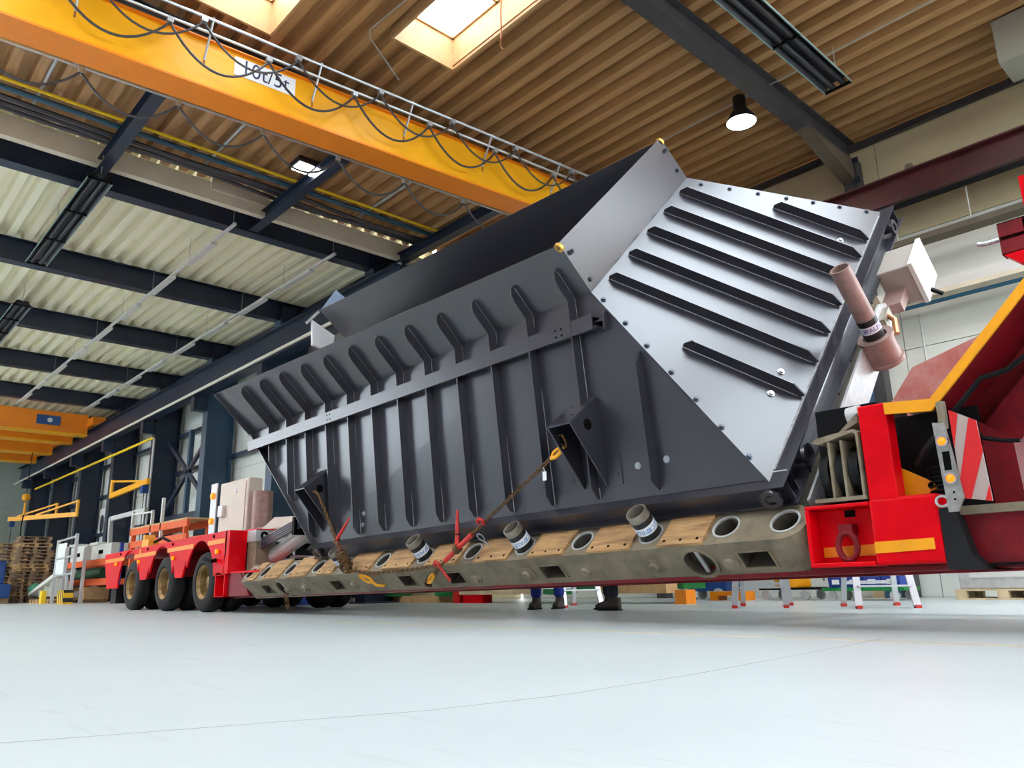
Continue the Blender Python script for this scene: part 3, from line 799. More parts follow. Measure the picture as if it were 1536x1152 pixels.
# sloping rear edge flange along the left end of the front wall
H('edge_flange', MB().plate([(XL, DF, 0), Vector((XL, DF, 0)) + od * .09, Vector((BXL, LD0, nb(BXL))) + od * .09, (BXL, LD0, nb(BXL))], .012))
H('lip_flange', MB().plate([(BXL, LD0, nb(BXL)), (BXL, LD0 - .09, nb(BXL)), (LXL, LD0 - .05, nl(LXL)), (LXL, LD0, nl(LXL))], .012))
# horizontal bar over the ribs
bx0, bx1 = -8.32, -1.47
def onw(s, off, X): return Vector((X, DF, 0)) + wd * s + od * off
bt0, bt1 = 1.47, 1.61
bm_ = MB().prism([onw(bt0, .115, bx0), onw(bt1, .115, bx0), onw(bt1, .13, bx0), onw(bt0, .13, bx0)], (bx1 - bx0, 0, 0))
bar = H('reinforcing_bar', bm_)
H('bar_web', MB().prism([onw(bt0 + .02, 0, bx0), onw(bt0 + .02, .115, bx0), onw(bt0 + .034, .115, bx0), onw(bt0 + .034, 0, bx0)], (bx1 + .03 - bx0, 0, 0)), 'hopper', bar)
H('bar_web', MB().prism([onw(bt1 - .02, 0, bx0), onw(bt1 - .02, .115, bx0), onw(bt1 - .034, .115, bx0), onw(bt1 - .034, 0, bx0)], (bx1 - bx0, 0, 0)), 'hopper', bar)
H('bar_end_plate', MB().plate([onw(bt0 - .02, 0, bx1 + .10), onw(bt1, 0, bx1 + .10), onw(bt1, .10, bx1 + .10), onw(bt0 - .02, .10, bx1 + .10)], .01), 'hopper', bar)
H('bar_tongue', MB().prism([onw(bt0 + .06, .02, bx1), onw(bt0 + .06, .09, bx1), onw(bt0 + .075, .09, bx1), onw(bt0 + .075, .02, bx1)], (.1, 0, 0)), 'hopper', bar)
for Xc in (-1.87, -5.95):
    for a, b in ((-.035, -.03), (.035, -.03), (-.035, .03), (.035, .03)):
        p = onw((bt0 + bt1) / 2 + b, .13, Xc + a)
        H('bar_hole', MB().cyl(p, p + od * .002, .011, n=10), 'bore', bar)
# ribs of the end panel
ev = (Vector((BXR, 0, nb(BXR))) - Vector((XR, 0, 0))); eL = ev.length; ev.normalize()
eo = Vector((ev.z, 0, -ev.x))          # outward of the end panel
def epn(s, off, D): return Vector((XR, D, 0)) + ev * s + eo * off
for D, s1 in ((1.06, 1.03), (1.53, 1.92), (1.98, 1.92), (2.44, 1.92), (2.89, 1.92), (3.34, 1.92), (3.71, 1.0)):
    rb = H('end_rib', MB().prism([epn(.03, 0, D), epn(s1, 0, D), epn(s1 - .0, .035, D), epn(s1 - .06, .10, D), epn(.12, .10, D), epn(.0, .035, D)], (0, .016, 0)))
    H('weld_seam', MB().tube([epn(.05, .006, D - .006), epn(s1, .006, D - .006)], .004, 4), 'hopper_weld', rb)
# bolts
bolt_src = None
def bolt(p, n, m='bolt_dark', s=1.0):
    n = n.normalized(); p = Vector(p)
    mb = MB().cyl(p, p + n * .006 * s, .026 * s, n=14)
    mb.cyl(p + n * .006 * s, p + n * .02 * s, .017 * s, n=6)
    H('bolt', mb, m)
for X, D in ((-1.407, 1.191), (-1.208, 1.02), (-1.025, .863), (-.825, .686), (-.635, .513), (-.451, .347), (-.266, .181), (-1.375, 3.62), (-1.176, 3.74), (-.976, 3.85), (-.779, 3.96), (-.594, 4.07), (-.408, 4.17), (-.221, 4.27)):
    s = (XR - X) / (XR - BXR) * eL
    bolt(epn(s, .006, D + .03), eo)
for D, N in ((1.34, 1.50), (1.34, 1.80), (3.6, 1.55), (3.6, 1.80)): bolt((-1.50, D, N), Vector((1, 0, 0)))
for X, D, s in ((-.30, 1.25, .24), (-.30, .95, .24), (-.31, 3.54, .25), (-.28, 3.40, .20)): bolt(epn(s, .006, D), eo, 'bolt', 1.15)
for X, s in ((-1.27, .26), (-1.12, .31), (-.98, .27), (-5.56, .31), (-5.44, .27), (-5.48, .14)): bolt(onw(s, .006, X), od, 'bolt', 1.15)
for D in (LD0, LD1):
    H('lip_eye', MB().ring((LXR - .02, D - .02, nl(LXR) - .02), (.3, 1, .2), .045, .02, .03, 16), 'eye_brass', smooth=True)
H('rear_liner', MB().prism([(-8.68, D, N) for D, N in ((3.18, 1.74), (3.48, 2.06), (3.64, 1.62), (3.40, 1.45))], (.06, 0, 0)), 'tape_white')
H('rear_cap_bar', MB().bar((-8.66, 3.38, 2.08), (-8.66, 3.70, 2.10), .06, .04), 'steel_light')
H('rear_fin', MB().prism([(-8.6, D, N) for D, N in ((3.70, 2.10), (4.21, 2.21), (4.27, 2.0), (3.75, 1.9))], (.03, 0, 0)), mat('blue_grey', (.25, .34, .48), .4))
# lashing brackets
def bracket(Xc, hole):
    w = .13
    bp = H('bracket_plate', MB().prism([onw(.13, .004, Xc - .36), onw(.95, .004, Xc - .36), onw(.95, .004, Xc + .30), onw(.13, .004, Xc + .30)], od * .014))
    for dx in (-.27, .24):
        for s in (.22, .55, .86): 
            p = onw(s, .018, Xc + dx); H('blind_bolt', MB().cyl(p, p + od * .006, .028, n=14), 'hopper', bp)
    tp = [onw(.90, .02, Xc - w), onw(.90, .02, Xc + w), onw(.66, .40, Xc + w), onw(.66, .40, Xc - w)]
    H('bracket_top', MB().prism(tp, (wd * .016)))
    for sx in (-w, w):
        ch = H('bracket_cheek', MB().prism([onw(.90, .02, Xc + sx - .007), onw(.66, .40, Xc + sx - .007), onw(.13, .02, Xc + sx - .007)], (.014, 0, 0)))
        c = onw(.66, .19, Xc + sx + (.0072 if sx > 0 else -.0072))
        H('cheek_hole', MB().cyl(c, c + Vector((.002 if sx > 0 else -.002, 0, 0)), .05, n=18), 'bore', ch)
    for a, b in ((-.06, .12), (.06, .12), (-.06, .26), (.06, .26)):
        q = onw(.90 - b * .63, .02 + b, Xc + a) + wd * .0165
        H('plate_hole', MB().cyl(q, q + wd * .003, .012, n=10), 'bore')
bracket(-1.74, True)
bracket(-6.28, True)

# ------------------------------------------------------------------ the trailer
trl = thing('lowbed_trailer', 'red heavy-haul trailer with tilted steel bed carrying the hopper', 'trailer', (-8, 6.2, 0))
def T(name, mb, m='red', parent=None, smooth=False, bevel=0.0): return part(name, mb, m, parent or trl, smooth, bevel=bevel)
def zt(x): return .0185 * (x + 12)      # the deck rises slightly to the gooseneck
# tilt bed
bed = bpy.data.objects.new('tilt_bed', None)
HOLES = [-.05, -.52, -1.21, -1.95, -2.67, -3.43, -4.23, -5.05, -5.88, -6.53, -7.30, -8.06, -8.52]
bed_mb = MB()
o_ = [(-8.70, -.16), (-8.60, -.29)] + [(-.05 + .17 * math.cos(R(a)), -.12 + .17 * math.sin(R(a))) for a in range(-90, 91, 15)] + [(-8.70, .05)]
bed_mb.prism([(x, y, -.55) for x, y in o_], (0, 0, .345))
me = bed_mb.mesh('tilt_bed')
bed = bpy.data.objects.new('tilt_bed', me); COL.objects.link(bed)
me.materials.append(MATS['steel_grey'])
cut = MB()
for x in HOLES: cut.cyl((x, -.12, -.50), (x, -.12, -.1), .098, n=24)
RECT = [(-.30, .12), (-2.33, .13), (-3.72, .13), (-4.56, .12), (-6.05, .12), (-7.95, .12)]
for x, w in RECT: cut.box(x - w, x + w, -.4, -.06, -.45, -.30)
for x in (-.78, -7.5): cut.cyl((x, -.4, -.38), (x, -.2, -.38), .125, n=24)
cme = cut.mesh('cut'); cme.materials.append(mat('socket_shade', (0.075, 0.062, 0.045), 0.7)); cob = bpy.data.objects.new('cut', cme); COL.objects.link(cob)  # cut faces darker than the bed: recess shade put into their colour
bmod = bed.modifiers.new('b', 'BOOLEAN'); bmod.operation = 'DIFFERENCE'; bmod.object = cob; bmod.solver = 'EXACT'; bmod.use_self = True; bmod.material_mode = 'TRANSFER'
dg = bpy.context.evaluated_depsgraph_get(); dg.update()
nm = bpy.data.meshes.new_from_object(bed.evaluated_get(dg)); nm.name = 'tilt_bed'
bed.modifiers.clear(); bed.data = nm
bpy.data.objects.remove(cob)
if len(nm.polygons) < 40: print('BOOLEAN FAILED', len(nm.polygons))
bed.parent = trl
bed.matrix_basis = MW[trl.name].inverted() @ CG
MW[bed.name] = CG
def B(name, mb, m, smooth=False, bevel=0.0): return part(name, mb, m, bed, smooth, local=True, bevel=bevel)
for x in HOLES:
    B('socket_ring', MB().ring((x, -.12, -.215), (0, 0, 1), .112, .097, .016, 24), 'steel_light', True)
# planks between the sockets
for a, b in zip(HOLES[1:-1], HOLES[2:]):
    g = .145
    if a - g - (b + g) < .2: g = .12
    x0, x1 = b + g, a - g
    sh = random.uniform(-.01, .01)
    pl_ = B('plank', MB().prism([(x0, -.285, -.205), (x1, -.285, -.205), (x1 + .02, .055, -.205), (x0 + .02, .055, -.205)], (0, 0, .025 + sh * .3)), 'wood')
    for xx in (x0 + .05, (x0 + x1) / 2, x1 - .05):
        part('screw', MB().cyl((xx, -.24, -.182), (xx, -.24, -.178), .012, n=8), 'bore', bed, local=True)
for x in (-.52, -1.2, -1.93, -2.66, -3.41, -5.67, -6.88, -7.36):
    B('side_bolt', MB().lathe([(.075, 0), (.07, .012), (.05, .015), (.042, .045), (0, .05)], (x, -.29, -.385), (0, -1, 0), 16), 'steel_grey', True)
for x in (-.78, -7.5):
    B('access_flange', MB().ring((x, -.29, -.38), (0, -1, 0), .155, .125, .012, 24), 'steel_grey')
    B('access_bar', MB().box(x - .015, x + .015, -.27, -.25, -.5, -.26), 'steel_light')
for x, w in RECT:
    f = MB().box(x - w - .015, x - w, -.302, -.29, -.465, -.285).box(x + w, x + w + .015, -.302, -.29, -.465, -.285).box(x - w, x + w, -.302, -.29, -.465, -.45).box(x - w, x + w, -.302, -.29, -.30, -.285)
    B('pocket_frame', f, 'steel_grey')
# far part of the bed: upper beam, cross members
B('upper_beam', MB().box(-6.6, .0, 2.45, 2.95, -.52, -.22), 'steel_grey')
for x in (-.2, -2.2, -4.3, -6.3): B('cross_member', MB().box(x - .12, x + .12, .06, 2.45, -.5, -.24), 'steel_grey')
B('bed_end_plate', MB().prism([(.06, .07, -.5), (.06, .07, -.2), (.06, 2.7, -.2), (.06, 2.85, -.28), (.06, 2.85, -.42), (.06, 2.7, -.5)], (.02, 0, 0)), 'steel_light')
for D in (.75, 1.25, 2.62): B('end_bolt', MB().cyl((.08, D, -.33), (.12, D, -.33), .035, n=6), 'bolt_dark')
# far corner bracket for a stanchion
B('stanchion_socket', MB().ring((.17, 2.08, -.42), (0, 0, 1), .135, .10, .24, 24), 'steel_pink', True)
B('socket_collar', MB().ring((.17, 2.08, -.20), (0, 0, 1), .15, .10, .03, 24), 'steel_pink', True)
B('socket_collar', MB().ring((.17, 2.08, -.44), (0, 0, 1), .15, .09, .03, 24), 'steel_pink', True)
B('socket_web', MB().box(.07, .20, 1.95, 2.0, -.42, -.2), 'steel_pink')
B('valve_block', MB().box(.08, .14, 2.5, 2.72, -.36, -.26), 'steel_pipe')
B('copper_fitting', MB().tube([(.14, 2.62, -.3), (.2, 2.55, -.32), (.22, 2.4, -.38)], .025, 8), mat('copper', (.6, .25, .12), .35, .7), True)
jb = B('junction_box', MB().box(.0, .30, 3.15, 3.62, -.52, -.12), mat('box_grey', (.34, .30, .26), .5), bevel=.015)
part('box_lid', MB().box(.30, .34, 3.13, 3.64, -.54, -.10), 'machine_white', bed, local=True)
B('box_clasp', MB().bar((.34, 3.3, -.5), (.42, 3.3, -.58), .03, .03), 'black')
B('box_bracket', MB().box(.02, .2, 2.85, 3.15, -.42, -.32), 'steel_pink')
# under rails of the lowbed (visible red lip under the bed)
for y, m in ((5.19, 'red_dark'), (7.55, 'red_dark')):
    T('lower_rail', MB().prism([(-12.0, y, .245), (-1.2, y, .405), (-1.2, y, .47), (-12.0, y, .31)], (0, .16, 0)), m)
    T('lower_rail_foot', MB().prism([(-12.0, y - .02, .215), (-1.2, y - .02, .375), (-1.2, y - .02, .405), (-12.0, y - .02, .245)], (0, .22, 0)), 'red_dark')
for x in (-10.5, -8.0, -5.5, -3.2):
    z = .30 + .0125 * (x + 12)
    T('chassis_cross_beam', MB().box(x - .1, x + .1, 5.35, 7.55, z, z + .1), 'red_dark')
T('bed_pivot', MB().box(-11.2, -10.9, 5.5, 6.2, .3, .75), 'steel_grey')
# rear bogie deck
x0, x1 = -18.25, -12.0
def arch(xc, r=.60, n=14):
    return [(xc + r * math.cos(PI * (1 - i / n)), .475 + r * math.sin(PI * (1 - i / n)) * .86) for i in range(n + 1)]
WX = [-13.03, -14.84, -16.64]
def side_bottom(x):
    b = .56
    for xc in WX:
        d_ = abs(x - xc)
        if d_ < .60: return .475 + .66 * math.sqrt(max(0, 1 - (d_ / .60) ** 2)) if d_ < .595 else .56
    for xc, w in ((-12.27, .27), (-13.935, .305), (-15.74, .30)):
        d_ = abs(x - xc)
        if d_ < w: b = .56 if d_ < w * .55 else .56 + (d_ - w * .55) / (w * .45) * .30
    if x < -17.24: b = .42 if x > -17.95 else .42 + (-17.95 - x) * 1.9
    return b
def side_panel(y):
    mb = MB(); n = 130
    for k in range(n):
        xa = x0 + (x1 - x0) * k / n; xb = x0 + (x1 - x0) * (k + 1) / n
        ta, tb_ = 1.12 + .12 * k / n, 1.12 + .12 * (k + 1) / n
        mb.prism([(xa, y, side_bottom(xa + .001)), (xb, y, side_bottom(xb - .001)), (xb, y, tb_), (xa, y, ta)], (0, .03, 0))
    return mb
T('side_panel', side_panel(5.0))
T('side_panel', side_panel(7.72))
T('rear_deck', MB().prism([(x0, 5.031, 1.12), (x1, 5.031, 1.24), (x1, 5.031, 1.16), (x0, 5.031, 1.04)], (0, 2.685, 0)), 'red')
# reflective stripe: split over the arches
zs = lambda x: 1.24 + .0192 * (x + 12) - .15
for a, b in ((-12.06, -12.73), (-13.33, -14.54), (-15.14, -16.34), (-16.94, -18.18)):
    T('reflective_stripe', MB().prism([(a, 4.992, zs(a) - .036), (b, 4.992, zs(b) - .036), (b, 4.992, zs(b) + .036), (a, 4.992, zs(a) + .036)], (0, .008, 0)), 'reflect_orange')
T('reflective_stripe', MB().box(-16.05, -15.95, 4.992, 5.0, zs(-16) + .036, zs(-16) + .12), 'reflect_orange')
for x in (-12.5, -14.3, -15.6, -17.2): T('lashing_eye', MB().cyl((x, 4.985, zt(x) + 1.185), (x, 5.0, zt(x) + 1.185), .025, n=10), 'bore')
for xc in (-12.37, -13.935, -15.74):
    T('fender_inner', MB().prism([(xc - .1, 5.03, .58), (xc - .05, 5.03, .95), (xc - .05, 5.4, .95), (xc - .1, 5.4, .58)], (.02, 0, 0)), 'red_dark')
for x in (-12.3, -14.2, -16.0, -17.4):
    T('side_marker', MB().cyl((x, 4.99, .93 if x > -13 else .9), (x, 4.955, .93 if x > -13 else .9), .035, n=12), 'amber')
T('side_lamp_arm', MB().tube([(-12.35, 4.98, .8), (-12.28, 4.9, .78), (-12.45, 4.86, .82)], .035, 8), 'black')
T('mud_flap', MB().box(-17.95, -17.6, 5.1, 5.7, .12, .5), 'rubber')
T('mud_flap', MB().box(-17.95, -17.6, 7.05, 7.65, .12, .5), 'rubber')
T('bogie_chassis', MB().box(-18.0, -12.3, 5.9, 6.9, .55, .95), 'red_dark')
for xc in WX: T('axle', MB().cyl((xc, 5.2, .475), (xc, 7.55, .475), .07, n=12), 'black')
# wheels
R_T = .478
tp = [(.27, .03), (.30, .0), (.40, .005), (.455, .03), (R_T, .07), (R_T, .10), (R_T - .012, .103), (R_T - .012, .113), (R_T, .116), (R_T, .164), (R_T - .012, .167), (R_T - .012, .177), (R_T, .18), (R_T, .21), (.455, .25), (.40, .275), (.30, .28), (.27, .25)]
tyre_mb = MB().lathe(tp, (0, 0, 0), (0, 1, 0), 48, True)
rim_mb = MB().lathe([(.275, .015), (.262, .02), (.25, .05), (.235, .06), (.225, .16), (.15, .19), (.135, .17), (.09, .165), (.085, .11), (.0, .10)], (0, 0, 0), (0, 1, 0), 36)
for k in range(8):
    a = 2 * PI * k / 8; rim_mb.cyl((.17 * math.cos(a), .172, .17 * math.sin(a)), (.17 * math.cos(a), .13, .17 * math.sin(a)), .016, n=6)
w0 = None
for xc in WX:
    for y in (5.06, 5.40, 7.08, 7.42):
        Mloc = Matrix.Translation((xc, y, .478)) if y < 6 else Matrix.Translation((xc, y + .28, .478)) @ Matrix.Rotation(PI, 4, 'Z')
        if w0 is None:
            w0 = bpy.data.objects.new('wheel', tyre_mb.mesh('wheel', None, True)); w0.data.materials.append(MATS['tyre'])
            rimme = rim_mb.mesh('rim', None, True); rimme.materials.append(MATS['rim'])
            w = w0
        else: w = bpy.data.objects.new('wheel', w0.data)
        COL.objects.link(w); w.parent = trl; w.matrix_basis = MW[trl.name].inverted() @ Mloc; MW[w.name] = Mloc
        r = bpy.data.objects.new('rim', rimme); COL.objects.link(r); r.parent = w; MW[r.name] = Mloc
# front face of the bogie: post, pocket, transverse beam, cylinder, hoses
T('front_post', MB().box(-12.05, -11.9, 5.0, 5.28, .58, 1.24))
pk = MB().box(-12.35, -11.98, 5.0, 5.02, .22, .25).box(-12.35, -11.98, 5.0, 5.25, .22, .24).box(-12.35, -11.98, 5.0, 5.25, .57, .60).box(-12.35, -12.32, 5.0, 5.25, .22, .6).box(-12.01, -11.98, 5.0, 5.25, .22, .6).box(-12.35, -11.98, 5.2, 5.22, .22, .6)
T('lashing_pocket', pk)
T('pocket_ring', MB().tube([(-12.16 + .05 * math.cos(t), 5.12, .40 + .09 * math.sin(t)) for t in [i * PI / 8 for i in range(16)]], .018, 8, True), 'hook_yellow', smooth=True)
T('side_web', MB().prism([(-11.98, 5.05, .24), (-11.98, 5.05, .60), (-11.55, 5.05, .60), (-11.2, 5.05, .26)], (0, .03, 0)), 'red_dark')
T('web_shelf', MB().box(-11.98, -10.9, 5.03, 5.9, .585, .61), 'red')
T('diagonal_stay', MB().prism([(-11.75, 5.06, .25), (-11.5, 5.06, .6), (-11.4, 5.06, .6), (-11.6, 5.06, .25)], (0, .25, 0)), 'red_dark')
tb = T('transverse_beam', MB().box(-11.92, -11.6, 5.28, 7.7, 1.06, 1.235), 'steel_light')
for k in range(7):
    y = 5.5 + k * .32
    part('beam_gusset', MB().prism([(-11.6, y, 1.06), (-11.6, y, 1.23), (-11.42, y, 1.10)], (0, .05, 0)), 'steel_light', tb)
part('beam_top_edge', MB().box(-11.95, -11.58, 5.28, 7.7, 1.235, 1.25), 'red', tb)
part('beam_eye', MB().ring((-11.6, 5.42, 1.15), (1, 0, 0), .06, .03, .02, 16), 'bore', tb)
T('inner_panel', MB().box(-11.95, -11.9, 5.3, 7.6, .6, 1.06), 'black')
T('grey_block', MB().box(-11.9, -11.6, 5.30, 5.62, .62, 1.06), 'steel_grey')
T('pin_plate', MB().box(-11.6, -11.5, 5.66, 5.9, .6, 1.04), 'steel_light')
T('pivot_pin', MB().cyl((-11.5, 5.78, .85), (-11.43, 5.78, .85), .05, n=12), 'bore')
T('link_rod', MB().cyl((-11.45, 5.78, .83), (-10.2, 5.75, .76), .025, n=10), 'chrome')
T('lift_cylinder', MB().cyl((-11.85, 5.62, .78), (-10.35, 5.66, 1.24), .12, n=20), 'tray_white', smooth=True)
T('cylinder_rod', MB().cyl((-10.35, 5.66, 1.24), (-9.6, 5.68, 1.47), .07, n=16), 'chrome', smooth=True)
for k in range(5):
    dz = .032 * k
    pts = [Vector((-11.85 - .012 * k, 5.45 + .02 * k, .62)), Vector((-11.84, 5.40, .78 + dz * .4)), Vector((-11.68, 5.39, .93 + dz)), Vector((-11.3, 5.39, 1.02 + dz)), Vector((-10.8, 5.42, 1.14 + dz)), Vector((-10.1, 5.5, 1.30 + dz)), Vector((-9.7, 5.6, 1.43 + dz))]
    sm = []
    for i in range(len(pts) - 1):
        for q in range(5):
            t = q / 5; pa = pts[max(i - 1, 0)]; pb = pts[i]; pc_ = pts[i + 1]; pd = pts[min(i + 2, len(pts) - 1)]
            sm.append(.5 * ((2 * pb) + (pc_ - pa) * t + (2 * pa - 5 * pb + 4 * pc_ - pd) * t * t + (3 * pb - pa - 3 * pc_ + pd) * t ** 3))
    sm.append(pts[-1])
    T('hydraulic_hose', MB().tube(sm, .019, 8), 'hose', smooth=True)
T('hose_clip', MB().box(-10.62, -10.55, 5.38, 5.56, 1.10, 1.36), 'black')
# control cabinet on the far side of the bogie deck
cb = T('control_cabinet', MB().box(-18.3, -16.75, 7.38, 7.72, 1.55, 2.80), 'cabinet', bevel=.03)
part('cabinet_door', MB().box(-18.2, -16.85, 7.36, 7.38, 1.62, 2.73), 'cabinet', cb)
part('door_knob', MB().cyl((-17.35, 7.36, 2.55), (-17.35, 7.34, 2.55), .06, n=12), 'paper', cb)
part('socket_box', MB().box(-18.1, -17.85, 7.27, 7.36, 2.0, 2.25), 'paper', cb)
part('cabinet_column', MB().cyl((-16.45, 7.6, 1.2), (-16.45, 7.6, 2.45), .22, n=20), 'steel_pink', cb, True)
T('marker_plate', MB().box(-18.9, -18.55, 7.4, 7.43, 1.5, 2.85), 'alu')
for z in (2.55, 1.95): T('marker_lamp', MB().cyl((-18.72, 7.4, z), (-18.72, 7.34, z), .08, n=14), 'amber', smooth=True)
T('manifold_deck', MB().box(-18.6, -12.3, 7.2, 7.6, 1.24, 1.42), 'steel_pink')
for k in range(3): T('manifold_pipe', MB().cyl((-18.0, 7.25 + .1 * k, 1.50 + .05 * k), (-12.2, 7.25 + .1 * k, 1.52 + .05 * k), .045, n=8), 'steel_pink')
T('hose_reel', MB().prism([(-16, 7.3, 1.5), (-13.2, 7.3, 1.5), (-13.2, 7.3, 1.68), (-15.2, 7.3, 1.78)], (0, .3, 0)), 'cabinet')
T('yellow_coupling', MB().box(-16.95, -16.55, 5.3, 5.5, 1.15, 1.36).box(-16.9, -16.8, 5.3, 5.5, 1.36, 1.46), 'hook_yellow')
T('coupling_hose', MB().tube([(-16.5, 5.4, 1.3), (-16.0, 5.38, 1.36), (-15.5, 5.4, 1.24), (-14.5, 5.4, 1.25)], .03, 8), 'black')

# gooseneck end of the trailer
gb = T('front_box', MB().box(-2.11, -1.70, 5.0, 5.5, .405, .815), 'red', bevel=.02)
part('reflective_stripe', MB().prism([(-2.10, 4.992, .475), (-1.75, 4.992, .487), (-1.75, 4.992, .553), (-2.10, 4.992, .545)], (0, .008, 0)), 'reflect_yellow', gb)
rp = MB().box(-2.54, -2.11, 5.0, 5.2, .40, .43).box(-2.54, -2.11, 5.0, 5.2, .775, .80).box(-2.54, -2.51, 5.0, 5.2, .43, .775).box(-2.54, -2.11, 5.14, 5.2, .43, .775)
rb_ = T('ring_pocket', rp, 'red', bevel=.008)
part('reflective_stripe', MB().prism([(-2.50, 5.132, .465), (-2.12, 5.132, .47), (-2.12, 5.132, .54), (-2.50, 5.132, .53)], (0, .008, 0)), 'reflect_orange', rb_)
part('lashing_ring', MB().tube([(-2.30 + .062 * math.cos(t), 5.06, .53 + .088 * math.sin(t)) for t in [i * PI / 10 for i in range(20)]], .020, 10, True), 'red_dark', rb_, True)
part('ring_staple', MB().box(-2.345, -2.255, 5.05, 5.14, .60, .67), 'red_dark', rb_)
part('pin_hole', MB().box(-2.33, -2.26, 5.134, 5.142, .72, .765), 'bore', rb_)
T('front_stanchion', MB().box(-2.10, -1.925, 5.0, 5.14, .80, 1.41), 'red', bevel=.01)
ch = [(-1.925, 1.405), (-1.65, 1.378), (-1.05, 1.98), (-.35, 2.68), (3.2, 2.74)]
lo = [(x, z - .075) for x, z in ch]
T('chord_edge', MB().prism([(x, 4.985, z) for x, z in ch + lo[::-1]], (0, .02, 0)), 'reflect_yellow')
T('chord_flange', MB().prism([(x, 5.005, z) for x, z in ch + [(x + .02, z + .05) for x, z in lo][::-1]], (0, 2.4, 0)), 'red_dark')
web = [(-1.92, .70), (-1.92, 1.33), (-1.66, 1.31), (-.36, 2.60), (3.2, 2.66), (3.2, 2.1), (-.1, 2.05), (-1.15, 1.42), (-1.32, 1.2), (-1.36, .70)]
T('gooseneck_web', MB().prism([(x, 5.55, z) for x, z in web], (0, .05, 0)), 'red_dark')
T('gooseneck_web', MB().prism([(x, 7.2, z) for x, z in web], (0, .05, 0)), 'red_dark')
T('gooseneck_rib', MB().prism([(-1.50, 5.30, 1.25), (-1.33, 5.30, 1.12), (-1.32, 5.30, .72), (-1.48, 5.30, .72)], (0, .3, 0)), 'red_dark')
T('gooseneck_panel', MB().prism([(-1.50, 5.42, 1.25), (-1.10, 5.42, 1.66), (-.7, 5.42, 2.0), (-.7, 5.42, 1.6), (-1.15, 5.42, 1.32), (-1.33, 5.42, 1.11)], (0, .1, 0)), 'red_dark')
T('lower_chassis', MB().box(-1.75, .9, 5.12, 5.5, .385, .70), 'red_dark')
T('chassis_edge', MB().box(-1.7, .9, 5.08, 5.12, .68, .73), 'steel_grey')
T('chassis_bottom', MB().box(-1.7, .9, 5.08, 5.5, .385, .40), 'black')
T('support_foot', MB().prism([(-1.70, 5.0, .72), (-1.62, 5.0, .72), (-1.56, 5.0, .45), (-1.48, 5.0, .36), (-1.70, 5.0, .365)], (0, .4, 0)), 'rubber')
T('shade_backing', MB().box(-2.0, -1.5, 5.32, 5.36, .7, 1.36), 'black')  # black sheet standing in for the shade inside the gooseneck opening
T('worn_top_cover', MB().prism([(-2.42, 6.2, 1.3), (-2.33, 6.2, 1.66), (-2.14, 6.2, 1.90), (-1.35, 6.2, 2.12), (-.9, 6.2, 2.1), (-.9, 6.2, 1.3)], (0, 1.0, 0)), 'red_worn')
lb = T('light_bar', MB().prism([(-1.64, 4.93, 1.22), (-1.575, 4.93, 1.21), (-1.53, 4.93, .77), (-1.575, 4.93, .69), (-1.625, 4.93, .69)], (0, .02, 0)), mat('galv', (.30, .29, .27), .45, .4, .2, 20))
for x, z in ((-1.595, 1.10), (-1.58, .88)):
    part('bezel', MB().ring((x, 4.93, z), (0, -1, 0), .034, .026, .025, 16), 'chrome', lb, True)
    part('amber_lens', MB().lathe([(.027, 0), (.024, .02), (.0, .03)], (x, 4.93, z), (0, -1, 0), 16), 'amber', lb, True)
part('bar_slot', MB().box(-1.61, -1.57, 4.927, 4.931, .93, 1.04), 'bore', lb)
for z in (.80, .76): part('bar_slot', MB().cyl((-1.58, 4.93, z), (-1.58, 4.928, z), .007, n=8), 'bore', lb)
bo = T('warning_board', MB().prism([(-1.545, 4.95, 1.285), (-1.41, 4.95, 1.20), (-1.395, 4.95, .735), (-1.545, 4.95, .765)], (0, .012, 0)), 'board_white')
for pts in (((-1.545, 1.285), (-1.50, 1.255), (-1.545, 1.06)), ((-1.445, 1.22), (-1.41, 1.20), (-1.40, 1.02), (-1.50, .757), (-1.545, .765), (-1.545, .86)), ((-1.396, .83), (-1.395, .735), (-1.43, .742))):
    part('red_stripe', MB().prism([(x, 4.945, z) for x, z in pts], (0, .006, 0)), 'board_red', bo)
T('board_arm', MB().tube([(-1.59, 4.97, 1.34), (-1.585, 4.96, 1.26), (-1.59, 4.96, 1.18)], .028, 8), 'steel_grey')
T('board_arm', MB().tube([(-1.60, 5.0, 1.2), (-1.75, 5.1, 1.1), (-1.85, 5.2, 1.02)], .02, 8), 'rubber')
T('shackle', MB().tube([(-1.67 + .035 * math.cos(t), 4.99, .76 + .03 * math.sin(t)) for t in [i * PI / 8 for i in range(16)]], .008, 6, True), 'steel_light')
T('yellow_lever_plate', MB().prism([(-1.99, 5.2, 1.03), (-1.79, 5.2, .91), (-1.76, 5.2, .87), (-1.83, 5.2, .78), (-1.97, 5.2, .82)], (0, .02, 0)), 'reflect_yellow')
T('lever_pin', MB().cyl((-1.79, 5.2, .88), (-1.79, 5.19, .88), .018, n=10), 'bore')
sp = [(-1.76 + .035 * math.cos(k * .8) , 5.2 + .03 * math.sin(k * .8), .74 + k * .0035) for k in range(75)]
T('coil_spring', MB().tube(sp, .007, 5), 'black')
T('air_hose', MB().tube([(-1.6, 5.0, 1.22), (-1.48, 5.0, 1.33), (-1.36, 5.0, 1.45), (-1.22, 5.0, 1.47), (-1.1, 5.02, 1.55), (-.8, 5.04, 1.9)], .016, 8), 'black', smooth=True)
T('air_hose', MB().tube([(-1.46, 5.0, 1.18), (-1.40, 5.0, 1.10), (-1.3, 5.0, 1.07), (-1.22, 5.0, 1.06)], .012, 8), 'black', smooth=True)
